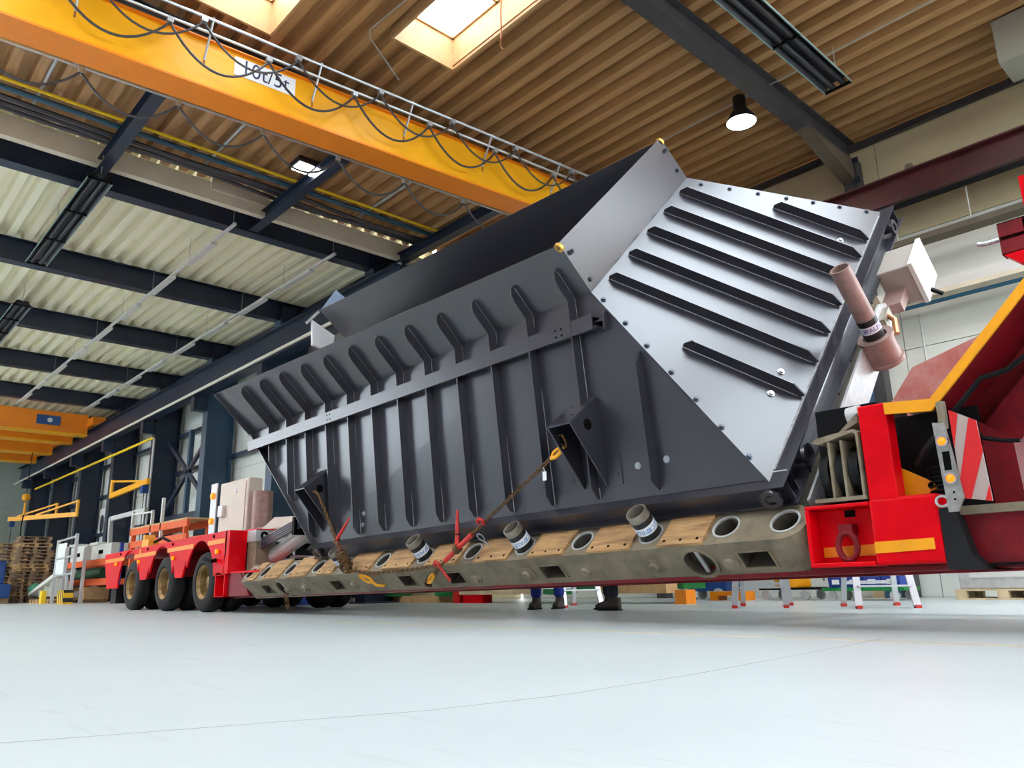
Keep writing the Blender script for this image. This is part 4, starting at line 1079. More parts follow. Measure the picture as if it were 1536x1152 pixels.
T('blue_hose', MB().tube([(-1.16, 5.04, 1.52), (-1.0, 5.04, 1.62), (-.8, 5.04, 1.8)], .014, 8), 'pipe_blue', smooth=True)
for z in (2.14, 2.245):
    T('square_tube', MB().box(-1.13, -.4, 4.97, 4.975, z, z + .095).box(-1.13, -.4, 5.055, 5.06, z, z + .095).box(-1.13, -.4, 4.97, 5.06, z, z + .006).box(-1.13, -.4, 4.97, 5.06, z + .089, z + .095).box(-1.0, -.99, 4.97, 5.06, z, z + .095), 'red_dark')
T('tube_bracket', MB().prism([(-1.12, 4.97, 2.14), (-1.05, 4.97, 2.07), (-.9, 4.97, 2.02), (-.6, 4.97, 2.14)], (0, .09, 0)), 'red')
T('upper_post', MB().box(-.985, -.88, 5.0, 5.1, 2.24, 2.60), 'red')
T('tube_latch', MB().tube([(-1.13, 4.96, 2.235), (-1.20, 4.95, 2.23), (-1.24, 4.95, 2.24)], .012, 6), 'chrome')
# rope sheaves beside the front stanchion
T('sheave_cover', MB().prism([(-2.43, 4.99, 1.215), (-2.40, 4.99, 1.24), (-2.30, 4.99, 1.255), (-2.14, 4.99, 1.27), (-2.115, 4.99, 1.25), (-2.115, 4.99, .84), (-2.13, 4.99, .84), (-2.13, 4.99, 1.235), (-2.15, 4.99, 1.25), (-2.38, 4.99, 1.20)], (0, .34, 0)), 'steel_grey')
T('sheave_foot', MB().box(-2.45, -2.11, 4.99, 5.3, .815, .84), 'steel_grey')
for x in (-2.32, -2.235): T('sheave_divider', MB().box(x - .008, x + .008, 5.0, 5.32, .84, 1.21), 'steel_grey')
for x in (-2.385, -2.275, -2.185): T('rope_sheave', MB().lathe([(.0, -.03), (.16, -.03), (.15, -.01), (.15, .01), (.16, .03), (.0, .03)], (x, 5.18, 1.02), (1, 0, 0), 24), 'rubber', smooth=True)
T('roller', MB().cyl((-2.22, 5.15, 1.38), (-2.14, 5.15, 1.39), .065, n=20), 'steel_light', smooth=True)
T('roller_guard', MB().prism([(-2.3, 5.05, 1.24), (-2.13, 5.05, 1.32), (-2.13, 5.05, 1.38)], (0, .2, 0)), 'steel_grey')
T('dark_gearbox', MB().box(-2.55, -2.12, 5.35, 5.9, .6, 1.5), 'black')

# ------------------------------------------------------------------ stanchion pipes with printed bands
def wrap_text(txt, size, r, a0, zc, flip):
    mb = text_mb(txt, size)
    # subdivide long faces is not needed: letters are small against the radius
    out = []
    for v in mb.v:
        x, y = (-v.x, -v.y) if flip else (v.x, v.y)
        a = a0 + x / r
        out.append(Vector((r * math.cos(a), r * math.sin(a), zc + y)))
    mb.v = out
    return mb
def stanchion(X, D, n0, n1, tape, flip, a0, label, m='steel_pipe', r=.088, group=None):
    M = CG @ Matrix.Translation((X, D, n0))
    Ln = n1 - n0
    t = thing('stanchion_pipe', label, 'pipe', M, group)
    part('pipe', MB().ring((0, 0, 0), (0, 0, 1), r, r - .012, Ln, 32), m, t, True, local=True)
    ta, tb_ = tape
    part('black_tape', MB().ring((0, 0, ta), (0, 0, 1), r + .002, r, tb_ - ta, 32), 'tape_black', t, True, local=True)
    h = .072; zc = ta + (tb_ - ta) * .52
    lb_ = part('printed_band', MB().ring((0, 0, zc - h / 2), (0, 0, 1), r + .0035, r, h, 32), 'tape_white', t, True, local=True)
    for k in range(3):
        part('band_lettering', wrap_text('SPALECK', .058, r + .0045, a0 + k * 2 * PI / 3, zc, flip), 'ink_blue' if flip else 'ink_navy', lb_, local=True)
    return t
for X, top, a0, nm in ((-1.21, .04, -1.75, 'short steel stanchion pipe with printed tape between the bracket and the bed end'), (-2.67, .04, -1.2, 'short steel stanchion pipe with printed tape standing right of the red chain binder'),
                   (-4.23, .04, -.9, 'short steel stanchion pipe with printed tape standing left of the red chain binder'), (-5.88, .03, -1.1, 'short stanchion pipe half hidden by the rusty chain bundle')):
    stanchion(X, -.12, -.48, top, (.28, .28 + .175), True, a0, nm)
stanchion(.17, 2.08, -.41, .53, (.24, .43), False, -.75, 'tall reddish stanchion pipe with printed tape at the upper bed corner', 'steel_pink', .082)

# ------------------------------------------------------------------ lashing chains
def link_mesh():
    a, b, w = .030, .016, .0065
    pts = []
    for i in range(16):
        t = 2 * PI * i / 16
        pts.append((a * math.copysign(min(1, abs(math.cos(t)) ** .75), math.cos(t)), b * math.sin(t), 0))
    me = MB().tube(pts, w, 6, True).mesh('link', None, True); me.materials.append(MATS['chain']); return me
LINK = link_mesh()
def chain_links(t, pts, pitch=.046):
    pts = [Vector(p) for p in pts]; segs = []; tot = 0
    for p, q in zip(pts[:-1], pts[1:]): segs.append((tot, p, q)); tot += (q - p).length
    n = int(tot / pitch)
    for k in range(n + 1):
        s = k * pitch
        for st, p, q in reversed(segs):
            if s >= st - 1e-9: break
        d = (q - p).normalized(); c = p + d * (s - st)
        y = d.orthogonal().normalized(); z = d.cross(y)
        ro = (PI / 2 if k % 2 else 0) + .35
        y2 = y * math.cos(ro) + z * math.sin(ro); z2 = d.cross(y2)
        M = Matrix(((d.x, y2.x, z2.x, c.x), (d.y, y2.y, z2.y, c.y), (d.z, y2.z, z2.z, c.z), (0, 0, 0, 1)))
        o = bpy.data.objects.new('link', LINK); COL.objects.link(o); o.parent = t; o.matrix_basis = M
def cargo_thing(name, label, cat, loc): return thing(name, label, cat, CG @ Matrix.Translation(loc))
def cl(p, base): return Vector(p) - Vector(base)
# chain at the bracket beside the end panel
b0 = (-4.2, -.31, -.42)
c1 = cargo_thing('lashing_chain', 'taut rusty lashing chain with yellow hooks at the bracket beside the end panel', 'chain', b0)
S0, S1, S2, S3 = Vector((-1.84, .26, .55)), Vector((-3.10, -.075, .075)), Vector((-3.72, -.34, -.15)), Vector((-4.2, -.33, -.40))
chain_links(c1, [cl(S0.lerp(S1, .13), b0), cl(S1, b0)])
def hook(t, p, q, base, m='hook_yellow'):
    p, q = cl(p, base), cl(q, base); d = (q - p); Ln = d.length; d.normalize(); a = d.orthogonal().normalized()
    part('hook', MB().tube([p, p + d * Ln * .35 + a * .022, p + d * Ln * .7 + a * .026, q], .018, 8).tube([p, p + d * Ln * .35 - a * .022, p + d * Ln * .7 - a * .026, q], .014, 8), m, t, True, local=True)
hook(c1, S0.lerp(S1, .02), S0.lerp(S1, .15), b0)
part('shackle', MB().tube([cl(S0 + Vector(v), b0) for v in ((0, 0, -.02), (.03, 0, .03), (.02, .02, .09), (-.03, .02, .1), (-.04, 0, .04), (-.02, 0, -.02))], .012, 8), 'chain', c1, True, local=True)
hook(c1, S2.lerp(S3, .45), S2.lerp(S3, .92), b0)
part('shackle', MB().tube([cl(S3 + Vector(v), b0) for v in ((.05, 0, .05), (0, -.01, .03), (-.03, .0, -.02), (0, .02, -.05), (.03, .01, -.02))], .018, 8), 'chain', c1, True, local=True)
chain_links(c1, [cl(S2, b0), cl(S2.lerp(S3, .45), b0)], .04)
tg = S0.lerp(S1, .24)
tgp = part('tag_string', MB().tube([cl(tg, b0), cl(tg + Vector((.01, -.03, -.035)), b0)], .003, 5), 'paper', c1, local=True)
bn = cargo_thing('load_binder', 'red ratchet load binder with upright lever on the taut chain', 'load binder', S2)
U = S1 - S2
part('barrel', MB().tube([U * .12, U * .78], .026, 12), 'binder_red', bn, True, local=True)
part('screw_end', MB().tube([U * .78, U * 1.0], .014, 8), 'chain', bn, local=True)
part('screw_end', MB().tube([U * -.05, U * .14], .014, 8), 'chain', bn, local=True)
lv = U * .42
part('lever', MB().cyl(lv, lv + Vector((.00, .28, .26)), .030, .012, 10), 'binder_red', bn, True, local=True)
part('lever_collar', MB().ring(lv - U.normalized() * .03, U, .045, .026, .06, 16), 'chain', bn, local=True)
part('lever_strap', MB().ring(lv + Vector((0, .10, .09)), (.0, .28, .26), .03, .024, .012, 12), 'black', bn, local=True)
for f, s in ((1.02, 1), (-.04, 1)):
    c = U * f
    part('grab_hook', MB().tube([c + Vector(v) for v in ((0, 0, 0), (.05, -.02, .02), (.07, -.02, .06), (.04, -.02, .09), (.0, -.02, .07), (-.01, -.02, .03))], .016, 8), 'binder_red', bn, True, local=True)
part('hook_tail', MB().tube([Vector((0, -.02, 0)), Vector((.03, -.04, -.07)), Vector((.045, -.05, -.14)), Vector((.05, -.05, -.17))], .014, 8), 'binder_red', bn, True, local=True)
kr = U * .92 + Vector((.02, -.05, -.07))
kp = part('key_ring', MB().tube([kr + Vector((.04 * math.cos(t), 0, .045 * math.sin(t))) for t in [i * PI / 8 for i in range(16)]], .004, 5, True), 'alu', bn, local=True)
part('key_tag', MB().prism([kr + Vector(v) for v in ((0, -.005, -.045), (.025, -.005, -.055), (.045, -.005, -.11), (.02, -.005, -.12))], (0, .004, 0)), 'alu', kp, local=True)
tagt = CG @ (tg + Vector((.01, -.03, -.035)))
single('chain_tag', MB().box(tagt.x - .022, tagt.x + .022, tagt.y - .004, tagt.y + .001, tagt.z - .085, tagt.z - .005), 'paper', 'small pale inspection tag hanging from the taut chain', 'tag')
# chain at the far bracket, with its slack bundled up
b1 = (-5.1, -.33, -.42)
c2 = cargo_thing('lashing_chain', 'rusty lashing chain with slack bundled around its lever at the rear bracket', 'chain', b1)
Q0, Q1, Q2 = Vector((-6.10, .28, .52)), Vector((-5.45, -.34, -.10)), Vector((-5.08, -.33, -.41))
chain_links(c2, [cl(Q0, b1), cl(Q1, b1)])
chain_links(c2, [cl(Q0 + Vector((.02, -.03, -.06)), b1), cl(Q0.lerp(Q1, .5) + Vector((.05, -.04, -.03)), b1), cl(Q1 + Vector((.04, -.03, .02)), b1)])
part('hook', MB().tube([cl(Q0 + Vector(v), b1) for v in ((.05, -.05, -.08), (.02, -.03, -.02), (.03, 0, .05), (.0, .02, .12), (-.05, .02, .13))], .018, 8), 'chain', c2, True, local=True)
hook(c2, Q1.lerp(Q2, .35), Q1.lerp(Q2, .75), b1)
part('shackle', MB().tube([cl(Q2 + Vector(v), b1) for v in ((-.12, 0, .1), (-.05, -.01, .04), (0, .02, -.01), (.03, .03, .0))], .016, 8), 'hook_yellow', c2, True, local=True)
cq = Q0.lerp(Q1, .86)
for k in range(7):
    ax = (Q1 - Q0).normalized(); c = cq + ax * (.035 * k - .06); a = ax.orthogonal().normalized(); b = ax.cross(a); r = .055 + .012 * math.sin(k * 2.1)
    pts = [cl(c + (a * math.cos(t) + b * math.sin(t)) * r + ax * .02 * math.sin(2 * t + k), b1) for t in [i * 2 * PI / 9 for i in range(10)]]
    chain_links(c2, pts, .044)
bn2 = cargo_thing('load_binder', 'rust red load binder lever tied in the chain bundle', 'load binder', Q0.lerp(Q1, .60))
U2 = (Q1 - Q0)
part('lever', MB().cyl((0, 0, 0), (.30, .16, .17), .024, .012, 10), 'binder_red', bn2, True, local=True)
part('barrel', MB().tube([(0, 0, 0), U2 * .34], .026, 10), mat('binder_rust', (.20, .05, .025), .6, .2, .3, 20), bn2, True, local=True)
part('lever_collar', MB().ring((-.02, -.01, -.02), (.30, .16, .17), .04, .02, .05, 14), 'chain', bn2, local=True)
b3 = (-4.6, -.33, -.2)
c3 = cargo_thing('slack_chain', 'slack rusty chain lying along the bed edge between two binders', 'chain', b3)
chain_links(c3, [cl((-5.42, -.33, -.13), b3), cl((-5.0, -.335, -.19), b3), cl((-4.4, -.335, -.185), b3), cl((-3.9, -.335, -.16), b3)])
b4 = (-7.36, -.36, -.48)
c4 = cargo_thing('chain_stub', 'short chain loop hanging from a bolt at the rear of the bed side', 'chain', b4)
chain_links(c4, [(-.02, -.03, .05), (-.03, -.10, -.06), (-.03, -.13, -.1)])
chain_links(c4, [(.03, -.03, .05), (.03, -.10, -.06), (.02, -.13, -.1)])

# ------------------------------------------------------------------ things on the floor behind the trailer
pal = MB()
for z0, n in ((0.0, 3), (.122, 6)):
    for k in range(n):
        y = -.4 + .8 * k / (n - 1) * (1 - .1) ; pal.box(-.6, .6, y, y + .1, z0, z0 + .022)
for x in (-.6, -.07, .46):
    for y in (-.4, -.07, .28): pal.box(x, x + .14, y, y + .12, .022, .10)
    pal.box(x, x + .14, -.4, .4, .10, .122)
PALME = {}
for m in ('wood_pallet', 'wood_new', 'wood_pale'):
    q = pal.mesh('pallet'); q.materials.append(MATS[m]); PALME[m] = q
def pallet(x, y, z, rz, label, group, m='wood_pallet'):
    o = bpy.data.objects.new('pallet', PALME[m]); COL.objects.link(o); o.location = (x, y, z); o.rotation_euler = (0, 0, rz)
    MW[o.name] = Matrix.Translation((x, y, z)) @ Matrix.Rotation(rz, 4, 'Z')
    return tag(o, label, 'pallet', group)
for (x, y, n, lab) in ((-42.3, 7.6, 18, 'brown wooden pallet in the stack behind the blue machine'), (-39.2, 7.8, 19, 'brown wooden pallet in the tallest pallet stack by the far wall'), (-41.9, 9.0, 16, 'brown wooden pallet in the low stack nearest the far columns')):
    for k in range(n):
        pallet(x + random.uniform(-.05, .05), y + random.uniform(-.05, .05), k * .145, PI / 2 + random.uniform(-.05, .05), lab, lab.split(' in ')[1], random.choice(['wood_pallet', 'wood_pallet', 'wood_pallet', 'wood_new']))
# blue machine on a skid
bmn = thing('blue_machine', 'blue gear motor unit on timber skids by the pallets', 'machine', (-37.5, 6.2, 0))
for x in (-39.2, -36.9): part('timber_skid', MB().box(x, x + .5, 5.7, 6.6, 0, .22), 'wood_pallet', bmn)
part('base', MB().box(-39.6, -36.3, 5.65, 6.65, .22, .75), 'blue_machine', bmn, bevel=.03)
part('housing', MB().box(-39.3, -36.8, 5.75, 6.5, .75, 1.65), 'blue_machine', bmn, bevel=.05)
part('flywheel', MB().lathe([(0, 0), (.38, .02), (.42, .1), (.42, .2), (0, .22)], (-38.3, 5.75, 1.2), (0, -1, 0), 24), 'blue_machine', bmn, True)
part('label_plate', MB().box(-37.4, -37.0, 5.73, 5.75, .95, 1.4), 'paper', bmn)
# white frame with gangway gate, posts, sloping part
sf = thing('sloping_white_frame', 'white sloping machine frame lying on a pallet', 'machine part', (-34, 8.0, .145))
part('slope_plate', MB().prism([(-36.9, 7.6, .28), (-32.6, 7.6, 1.05), (-32.6, 7.6, 1.2), (-36.9, 7.6, .40)], (0, .6, 0)), 'machine_white', sf)
part('side_web', MB().prism([(-36.0, 7.9, .25), (-32.6, 7.9, .25), (-32.6, 7.9, 1.05), (-36.0, 7.9, .42)], (0, .05, 0)), 'machine_white', sf)
for k in range(4): part('stiffener', MB().box(-35.4 + k * .8, -35.35 + k * .8, 7.65, 7.9, .25, .5 + k * .14), 'machine_white', sf)
part('green_cap', MB().lathe([(0, 0), (.22, .03), (.28, .2), (.22, .4), (0, .42)], (-37.0, 7.9, .5), (-1, 0, 0), 18), 'green_light', sf, True)
pallet(-35.6, 7.72, 0, 0, 'long timber pallet under the sloping white frame', 'pallets under the white frame', 'wood_new')
pallet(-33.8, 7.72, 0, 0, 'long timber pallet under the sloping white frame', 'pallets under the white frame', 'wood_new')
sf.location.y -= .2
gg = thing('steel_gate_frame', 'tall galvanised gate frame with diagonal stay by the white frame', 'frame', (-31.2, 7.3, 0))
for x, y, h in ((-32.6, 7.3, 2.25), (-31.3, 7.3, 1.95), (-30.2, 7.3, 2.35), (-31.3, 7.9, 1.95)): part('upright', MB().box(x - .05, x + .05, y - .05, y + .05, 0, h), 'alu', gg)
for z in (2.2, 1.55, .95): part('crossbar', MB().bar((-32.6, 7.3, z), (-30.2, 7.3, z + .06), .06, .06), 'alu', gg)
part('diagonal', MB().bar((-31.3, 7.3, 1.3), (-30.4, 7.3, .35), .06, .06), 'alu', gg)
part('mesh_panel', MB().box(-32.55, -31.4, 7.29, 7.31, 1.0, 2.1), 'panel_white', gg)
single('hazard_post', MB().box(-30.4, -29.6, 6.95, 7.25, 0, .46), 'hazard', 'wide yellow and black striped guard post by the gate frame', 'guard post')
single('hazard_post', MB().box(-33.1, -32.8, 7.0, 7.15, 0, .46), 'hazard_yellow', 'slim yellow guard post at the end of the white frame', 'guard post')
# rack with machines
rk = thing('pallet_rack', 'orange beam pallet rack loaded with machine parts', 'rack', (-32.10, 8.6, 0))
for x in (-36.20, -28.80): part('upright', MB().box(x - .06, x + .06, 8.2, 8.3, 0, 2.0), 'blue_bin', rk); part('upright', MB().box(x - .06, x + .06, 9.0, 9.1, 0, 2.0), 'blue_bin', rk)
for z in (.62, 1.30):
    for y in (8.18, 9.0): part('beam', MB().box(-36.20, -28.80, y, y + .08, z, z + .22), 'orange_rack', rk)
for x, w, h, m, lab in ((-34.40, 2.2, .62, 'machine_white', 'white machine housing with dark slot on the top rack beam'), (-31.40, 2.4, .55, 'machine_white', 'white machine housing on the rack behind the rear axle')):
    t = thing('machine_housing', lab, 'machine part', (x, 8.65, 1.52))
    part('housing', MB().box(x - w / 2, x + w / 2, 8.3, 9.0, 1.52, 1.52 + h), m, t, bevel=.03)
    part('top_cover', MB().box(x - w / 2 - .1, x - w / 2 + .9, 8.25, 9.0, 1.52 + h, 1.62 + h), m, t)
    part('slot', MB().box(x - .2, x + .3, 8.285, 8.3, 1.72, 1.86), 'bore', t)
gdr = thing('green_motor', 'dark green cylindrical motor lying on the rack', 'motor', (-33.10, 8.65, .85))
part('body', MB().cyl((-35.20, 8.65, 1.06), (-31.80, 8.65, 1.06), .21, n=20), mat('green_dark', (.02, .09, .05), .5), gdr, True)
part('end_cap', MB().cyl((-35.50, 8.65, 1.06), (-35.20, 8.65, 1.06), .16, n=16), 'green_light', gdr, True)
cr_ = thing('wooden_crate', 'plywood crate with white label under the rack', 'crate', (-33.20, 8.3, 0))
part('crate_body', MB().box(-34.60, -32.00, 8.06, 8.9, .12, .56), 'wood_new', cr_)
part('shipping_label', MB().box(-33.50, -32.80, 8.045, 8.06, .22, .42), 'paper', cr_)
for x in (-34.50, -33.30, -32.20): part('crate_foot', MB().box(x, x + .15, 8.06, 8.9, 0, .12), 'wood_pallet', cr_)
for o_r in [rk, gdr, cr_] + [o for o in bpy.data.objects if o.name.startswith('machine_housing')]:
    o_r.location.y += .12
# scissor platform behind the bogie
sc = thing('work_platform', 'orange work platform with white guard rails behind the bogie', 'platform', (-25, 8.7, 0))
for x in (-27.6, -23.0):
    for y in (8.35, 9.0): part('leg', MB().box(x - .06, x + .06, y - .06, y + .06, 0, 2.15), 'orange_rack', sc)
for z in (1.75, 2.15): part('beam', MB().box(-27.9, -22.8, 8.3, 8.38, z, z + .2), 'orange_rack', sc)
for z in (1.75, 2.15): part('beam', MB().box(-27.9, -22.8, 8.98, 9.06, z, z + .2), 'orange_rack', sc)
part('planking', MB().box(-27.9, -22.8, 8.3, 9.06, 2.35, 2.40), 'wood_new', sc)
for x, h in ((-27.8, 2.95), (-25.9, 2.85), (-25.0, 3.15)): part('rail_post', MB().box(x - .05, x + .05, 8.3, 8.38, 1.75, h), 'tray_white', sc)
part('guard_rail', MB().bar((-27.8, 8.34, 2.85), (-25.9, 8.34, 2.80), .05, .05), 'tray_white', sc)
single('blue_tarp_stack', MB().box(-19.4, -16.2, 8.1, 8.8, 0, 1.62).box(-18.9, -16.8, 8.2, 8.7, 1.62, 1.72), 'blue_bin', 'blue container behind the bogie deck', 'container', bevel=.04)
# posters on the wall
po = thing('wall_poster', 'large machine poster with blue and red shapes between navy columns', 'poster', (-38.2, 10.4, 2.5))
part('sheet', MB().box(-39.9, -36.4, 10.42, 10.45, 1.4, 4.1), 'paper', po)
part('dark_half', MB().box(-39.9, -36.4, 10.40, 10.42, 1.4, 2.55), 'poster_dark', po)
for x, z, r_, m in ((-39.1, 3.4, .42, 'poster_dark'), (-37.4, 3.55, .40, 'poster_blue'), (-38.0, 2.75, .3, 'poster_red'), (-39.2, 2.0, .42, 'poster_red'), (-37.6, 1.9, .3, 'paper'), (-39.4, 2.75, .25, 'poster_dark')):
    part('printed_shape', MB().prism([(x + r_ * .6 * math.cos(t), 10.385, z + r_ * math.sin(t)) for t in [i * PI / 6 for i in range(12)]], (0, .012, 0)), m, po)
# green machine frame on timbers behind the bed
gf = thing('green_machine_frame', 'long green machine frame resting on pale timbers behind the trailer', 'machine', (-10.5, 10.7, 0))
part('long_beam', MB().box(-14.5, -7.4, 10.4, 11.0, .22, .95), 'green', gf)
for x in (-15.2, -13.3): part('round_foot', MB().lathe([(0, .12), (.32, .14), (.36, .35), (.36, .7), (0, .7)], (x, 10.4, .0), n=20), 'green', gf, True)
part('round_foot', MB().lathe([(0, .12), (.30, .14), (.34, .35), (.34, .7), (0, .7)], (-9.9, 10.2, .02), n=20), 'green', gf, True)
part('sloped_end', MB().prism([(-7.4, 10.4, .42), (-7.4, 10.4, .95), (-6.9, 10.4, .95), (-7.1, 10.4, .42)], (0, .6, 0)), 'green', gf)
for i, (x0_, x1_, y, z0, z1, m, lab) in enumerate(((-12.6, -10.2, 10.08, .16, .31, 'wood_pale', 'long pale timber under the green frame beside the red beam'), (-8.9, -7.5, 10.08, .16, .31, 'wood_new', 'yellowish timber under the right end of the green frame'), (-15.6, -12.9, 10.3, 0, .14, 'wood_new', 'flat timber under the round green feet'))):
    single('timber_beam', MB().box(x0_, x1_, y, y + .3, z0, z1), m, lab, 'timber')
single('red_steel_beam', MB().box(-12.5, -11.9, 10.1, 10.35, 0, .16), 'red', 'red steel beam on the floor under the pale timber', 'beam')
single('red_white_post', MB().box(-12.75, -12.6, 10.05, 10.2, .0, .42), 'board_red', 'red and white marker post at the end of the pale timber', 'post')
single('orange_block', MB().box(-7.32, -7.12, 10.05, 10.3, 0, .21), 'reflect_orange', 'orange support block at the end of the green frame', 'block')
ub = thing('drum_trolley', 'yellow drum unit on a small trolley left under the trailer', 'trolley', (-16.6, 10.0, 0))
part('drum', MB().box(-17.2, -16.3, 9.6, 9.95, .2, .42), 'reflect_orange', ub)
part('frame', MB().box(-17.4, -15.6, 9.6, 9.95, .12, .2), 'black', ub)
for x in (-17.2, -16.0): part('castor', MB().cyl((x, 9.6, .07), (x, 9.66, .07), .07, n=12), 'steel_light', ub)
# carts against the beige wall
def cart(x0_, x1_, y, m, body, label, wheels=.13, group=None):
    t = thing('cart', label, 'cart', ((x0_ + x1_) / 2, y + .3, 0))
    body(t)
    for x in (x0_ + .15, x1_ - .15):
        for yy in (y, y + .55): part('wheel', MB().cyl((x, yy, wheels), (x, yy + .05, wheels), wheels, n=14), 'steel_light', t, True)
    return t
def bb(t):
    part('body', MB().box(-8.95, -7.95, 12.46, 12.94, .15, .95), 'blue_machine', t, bevel=.02)
    part('handle', MB().cyl((-9.05, 12.5, .5), (-9.05, 12.5, .95), .05, n=10), 'orange_rack', t)
cart(-8.95, -7.95, 12.4, 0, bb, 'dark blue tool cart against the beige wall', .10)
def bd(t):
    part('platform', MB().box(-7.25, -6.25, 12.36, 12.84, .16, .20), 'black', t)
cart(-7.25, -6.25, 12.3, 0, bd, 'black flat dolly under the yellow drum', .08)
dr = thing('yellow_drum', 'yellow plastic drum standing on the black dolly', 'drum', (-6.75, 12.6, .20))
part('body', MB().lathe([(0, 0), (.28, 0), (.30, .03), (.29, .3), (.30, .33), (.30, .6), (.27, .66), (0, .66)], (-6.75, 12.6, .20), n=24), 'reflect_yellow', dr, True)
def bt_(t):
    part('platform', MB().box(-6.0, -4.75, 12.1, 12.7, .14, .19), 'green', t)
    part('push_bar', MB().tube([(-6.0, 12.2, .3), (-6.0, 12.2, 1.0), (-6.0, 12.6, 1.0), (-6.0, 12.6, .3)], .02, 8), 'steel_grey', t)
cart(-6.0, -4.75, 12.1, 0, bt_, 'green platform trolley carrying small blue bins', .07)
for k in range(4):
    x = -5.9 + k * .28
    t = thing('parts_bin', 'small blue parts bin on the green trolley', 'bin', (x + .12, 12.3, .19), 'blue bins on the trolley')
    part('bin', MB().prism([(x, 12.15, .19), (x + .25, 12.15, .19), (x + .25, 12.12, .35), (x, 12.12, .35)], (0, .4, 0)), 'blue_bin', t)
    part('label_card', MB().box(x + .07, x + .18, 12.11, 12.125, .24, .31), 'paper', t)
pallet(-3.6, 12.9, 0, 0, 'light pallet under the grey steel plates at the beige wall', None, 'wood_pale')
gp = thing('grey_plate_stack', 'grey sheet metal housing lying on the light pallet', 'machine part', (-3.6, 12.9, .145))
part('housing', MB().box(-4.15, -3.05, 12.55, 13.3, .145, .5), 'steel_light', gp, bevel=.02)
part('panel_frame', MB().box(-4.0, -3.2, 12.54, 12.55, .30, .42), 'tray_white', gp)
single('orange_pallet', MB().box(-8.0, -7.3, 12.0, 12.3, .08, .15).box(-8.0, -7.85, 12.0, 12.3, 0, .08).box(-7.45, -7.3, 12.0, 12.3, 0, .08), 'reflect_orange', 'small orange pallet beside the step ladder', 'pallet')
# step ladders
def ladder(x, y, rz, h, label):
    M = Matrix.Translation((x, y, 0)) @ Matrix.Rotation(rz, 4, 'Z')
    t = thing('step_ladder', label, 'ladder', M)
    for s in (-1, 1):
        part('front_rail', MB().bar((s * .30, -.45, .02), (s * .2, -.02, h), .03, .075, (1, 0, 0)), 'alu', t, local=True)
        part('rear_rail', MB().bar((s * .30, .45, .02), (s * .2, .02, h), .03, .06, (1, 0, 0)), 'alu', t, local=True)
        for sy in (-1, 1): part('rubber_foot', MB().box(s * .30 - .03, s * .30 + .03, sy * .45 - .05, sy * .45 + .05, 0, .035), 'plastic_red', t, local=True)
    n = int(h / .25)
    for k in range(1, n + 1):
        f = k * .25 / h
        if f > 1: break
        part('tread', MB().box(-.30 + .1 * f, .30 - .1 * f, -.45 + .43 * f - .05, -.45 + .43 * f + .05, k * .25 - .02, k * .25), 'alu', t, local=True)
    part('rear_brace', MB().bar((-.28, .4, .28), (.28, .4, .28), .02, .04), 'alu', t, local=True)
    part('platform', MB().box(-.22, .22, -.12, .12, h, h + .03), 'alu', t, local=True)
    return t
ladder(-8.3, 8.75, R(70), 1.5, 'aluminium step ladder with red feet behind the workers')
ladder(-5.35, 9.2, R(25), 1.5, 'aluminium step ladder standing alone by the orange pallet')
ladder(-4.0, 9.4, R(35), 1.5, 'aluminium step ladder nearest the gooseneck')

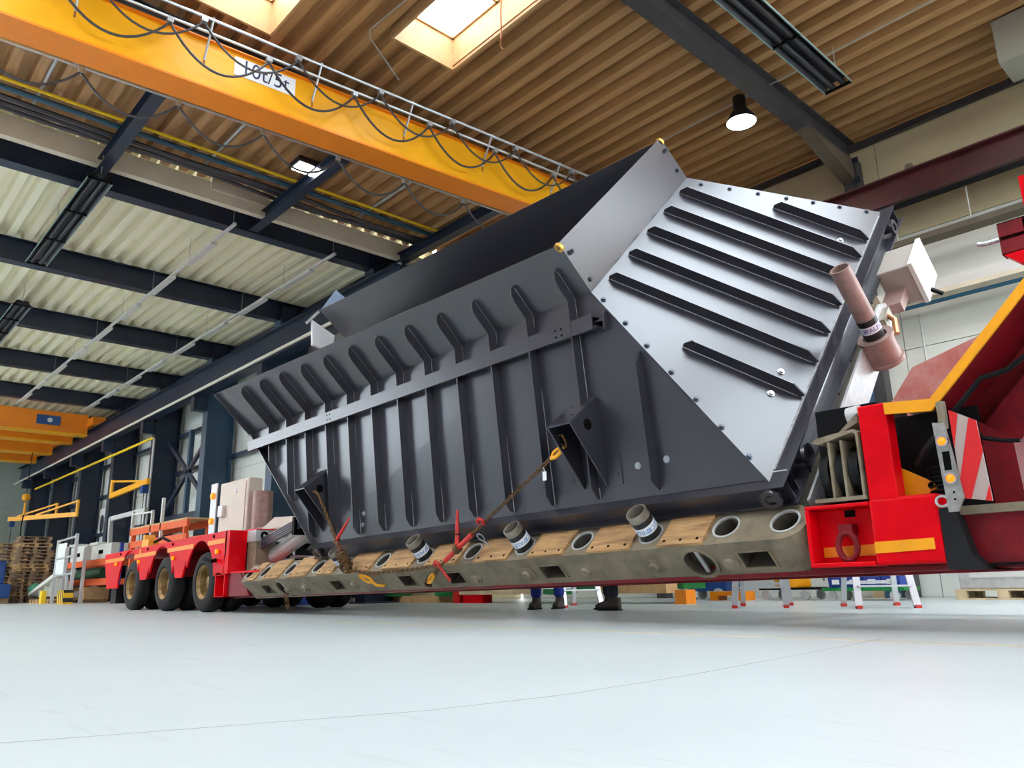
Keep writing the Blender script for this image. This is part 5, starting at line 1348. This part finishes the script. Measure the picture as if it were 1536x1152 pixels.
# ------------------------------------------------------------------ two workers behind the trailer (legs visible below the bed)
def skin_mesh(name, joints, edges, m, parent, sub=2):
    me = bpy.data.meshes.new(name)
    me.from_pydata([j[:3] for j in joints], edges, [])
    o = bpy.data.objects.new(name, me); COL.objects.link(o); o.parent = parent
    sk = o.modifiers.new('skin', 'SKIN')
    for i, j in enumerate(joints):
        me.skin_vertices[0].data[i].radius = (j[3], j[4] if len(j) > 4 else j[3])
    me.skin_vertices[0].data[0].use_root = True
    sk.use_smooth_shade = True
    ss = o.modifiers.new('sub', 'SUBSURF'); ss.levels = sub; ss.render_levels = sub
    me.materials.append(MATS[m])
    return o
def person(x, y, rz, trouser, label, stride):
    t = thing('person', label, 'person', Matrix.Translation((x, y, 0)) @ Matrix.Rotation(rz, 4, 'Z'))
    s = stride
    # body: pelvis root, spine, head, arms, legs
    J = [(0, 0, .95, .12, .09), (0, 0, 1.18, .12, .085), (0, .0, 1.40, .13, .08), (0, .01, 1.50, .055), (0, .02, 1.56, .055), (0, .03, 1.66, .078, .095), (0, .02, 1.76, .06, .075),
         (.19, 0, 1.42, .055), (.27, .06, 1.16, .042), (.22, .30, 1.06, .034), (.20, .36, 1.05, .03),
         (-.19, 0, 1.42, .055), (-.27, .06, 1.16, .042), (-.22, .30, 1.06, .034), (-.20, .36, 1.05, .03),
         (.095, 0, .88, .085), (.11, .03 + s, .50, .06), (.12, s, .10, .042), (.12, s + .12, .05, .035),
         (-.095, 0, .88, .085), (-.11, .03 - s, .50, .06), (-.12, -s, .10, .042), (-.12, -s + .12, .05, .035)]
    E = [(0, 1), (1, 2), (2, 3), (3, 4), (4, 5), (5, 6), (2, 7), (7, 8), (8, 9), (9, 10), (2, 11), (11, 12), (12, 13), (13, 14), (0, 15), (15, 16), (16, 17), (17, 18), (0, 19), (19, 20), (20, 21), (21, 22)]
    # fingers on each hand
    for sx, root in ((1, 10), (-1, 14)):
        hx = sx * .20
        for k, (dx, ln) in enumerate(((-.03, .07), (-.01, .085), (.01, .08), (.03, .06))):
            a = len(J); J += [(hx + dx, .40, 1.045, .010), (hx + dx, .40 + ln * .55, 1.03, .009), (hx + dx, .40 + ln, 1.0, .008)]
            E += [(root, a), (a, a + 1), (a + 1, a + 2)]
        a = len(J); J += [(hx - sx * .04, .375, 1.06, .011), (hx - sx * .06, .41, 1.05, .009)]; E += [(root, a), (a, a + 1)]
    skin_mesh('body', J, E, 'skin', t)
    tr = [(0, 0, .97, .135, .10), (.095, 0, .86, .095), (.11, .03 + s, .50, .075), (.12, s, .13, .075, .085), (-.095, 0, .86, .095), (-.11, .03 - s, .50, .075), (-.12, -s, .13, .075, .085)]
    skin_mesh('trousers', tr, [(0, 1), (1, 2), (2, 3), (0, 4), (4, 5), (5, 6)], trouser, t)
    jk = [(0, 0, 1.0, .14, .105), (0, 0, 1.2, .14, .10), (0, 0, 1.42, .15, .095), (.19, 0, 1.42, .068), (.27, .06, 1.16, .055), (.225, .27, 1.07, .046), (-.19, 0, 1.42, .068), (-.27, .06, 1.16, .055), (-.225, .27, 1.07, .046)]
    skin_mesh('jacket', jk, [(0, 1), (1, 2), (2, 3), (3, 4), (4, 5), (2, 6), (6, 7), (7, 8)], 'jacket', t)
    hr = MB().lathe([(.098, .0), (.10, .05), (.075, .10), (0, .125)], (0, .01, 1.70), n=16)
    part('hair', hr, 'hair', t, True, local=True)
    part('nose', MB().lathe([(.018, 0), (.014, .015), (0, .025)], (0, .115, 1.665), (0, 1, 0), 8), 'skin', t, True, local=True)
    for sx in (-1, 1):
        part('eye', MB().lathe([(.012, 0), (.009, .006), (0, .009)], (sx * .03, .105, 1.695), (0, 1, 0), 8), 'paper', t, True, local=True)
        part('ear', MB().lathe([(.025, 0), (.02, .012), (0, .014)], (sx * .085, .02, 1.67), (sx, 0, 0), 8), 'skin', t, True, local=True)
        yy = s if sx > 0 else -s
        sh = MB().prism([(sx * .12 - .045, yy + a, z) for a, z in ((-.09, .012), (.19, .012), (.205, .05), (.15, .085), (.06, .11), (.05, .16), (-.085, .16), (-.095, .06))], (.09, 0, 0))
        part('shoe', sh, 'leather', t, local=True, bevel=.018)
        part('shoe_sole', MB().box(sx * .12 - .05, sx * .12 + .05, yy - .095, yy + .21, 0, .022), 'rubber', t, local=True)
    return t
person(-7.85, 7.85, R(205), 'trouser_blue', 'person in blue work trousers standing between the ladder rails', .14)
person(-6.62, 7.75, R(100), 'trouser_dark', 'person in dark trousers and boots standing beside the ladder', .10)
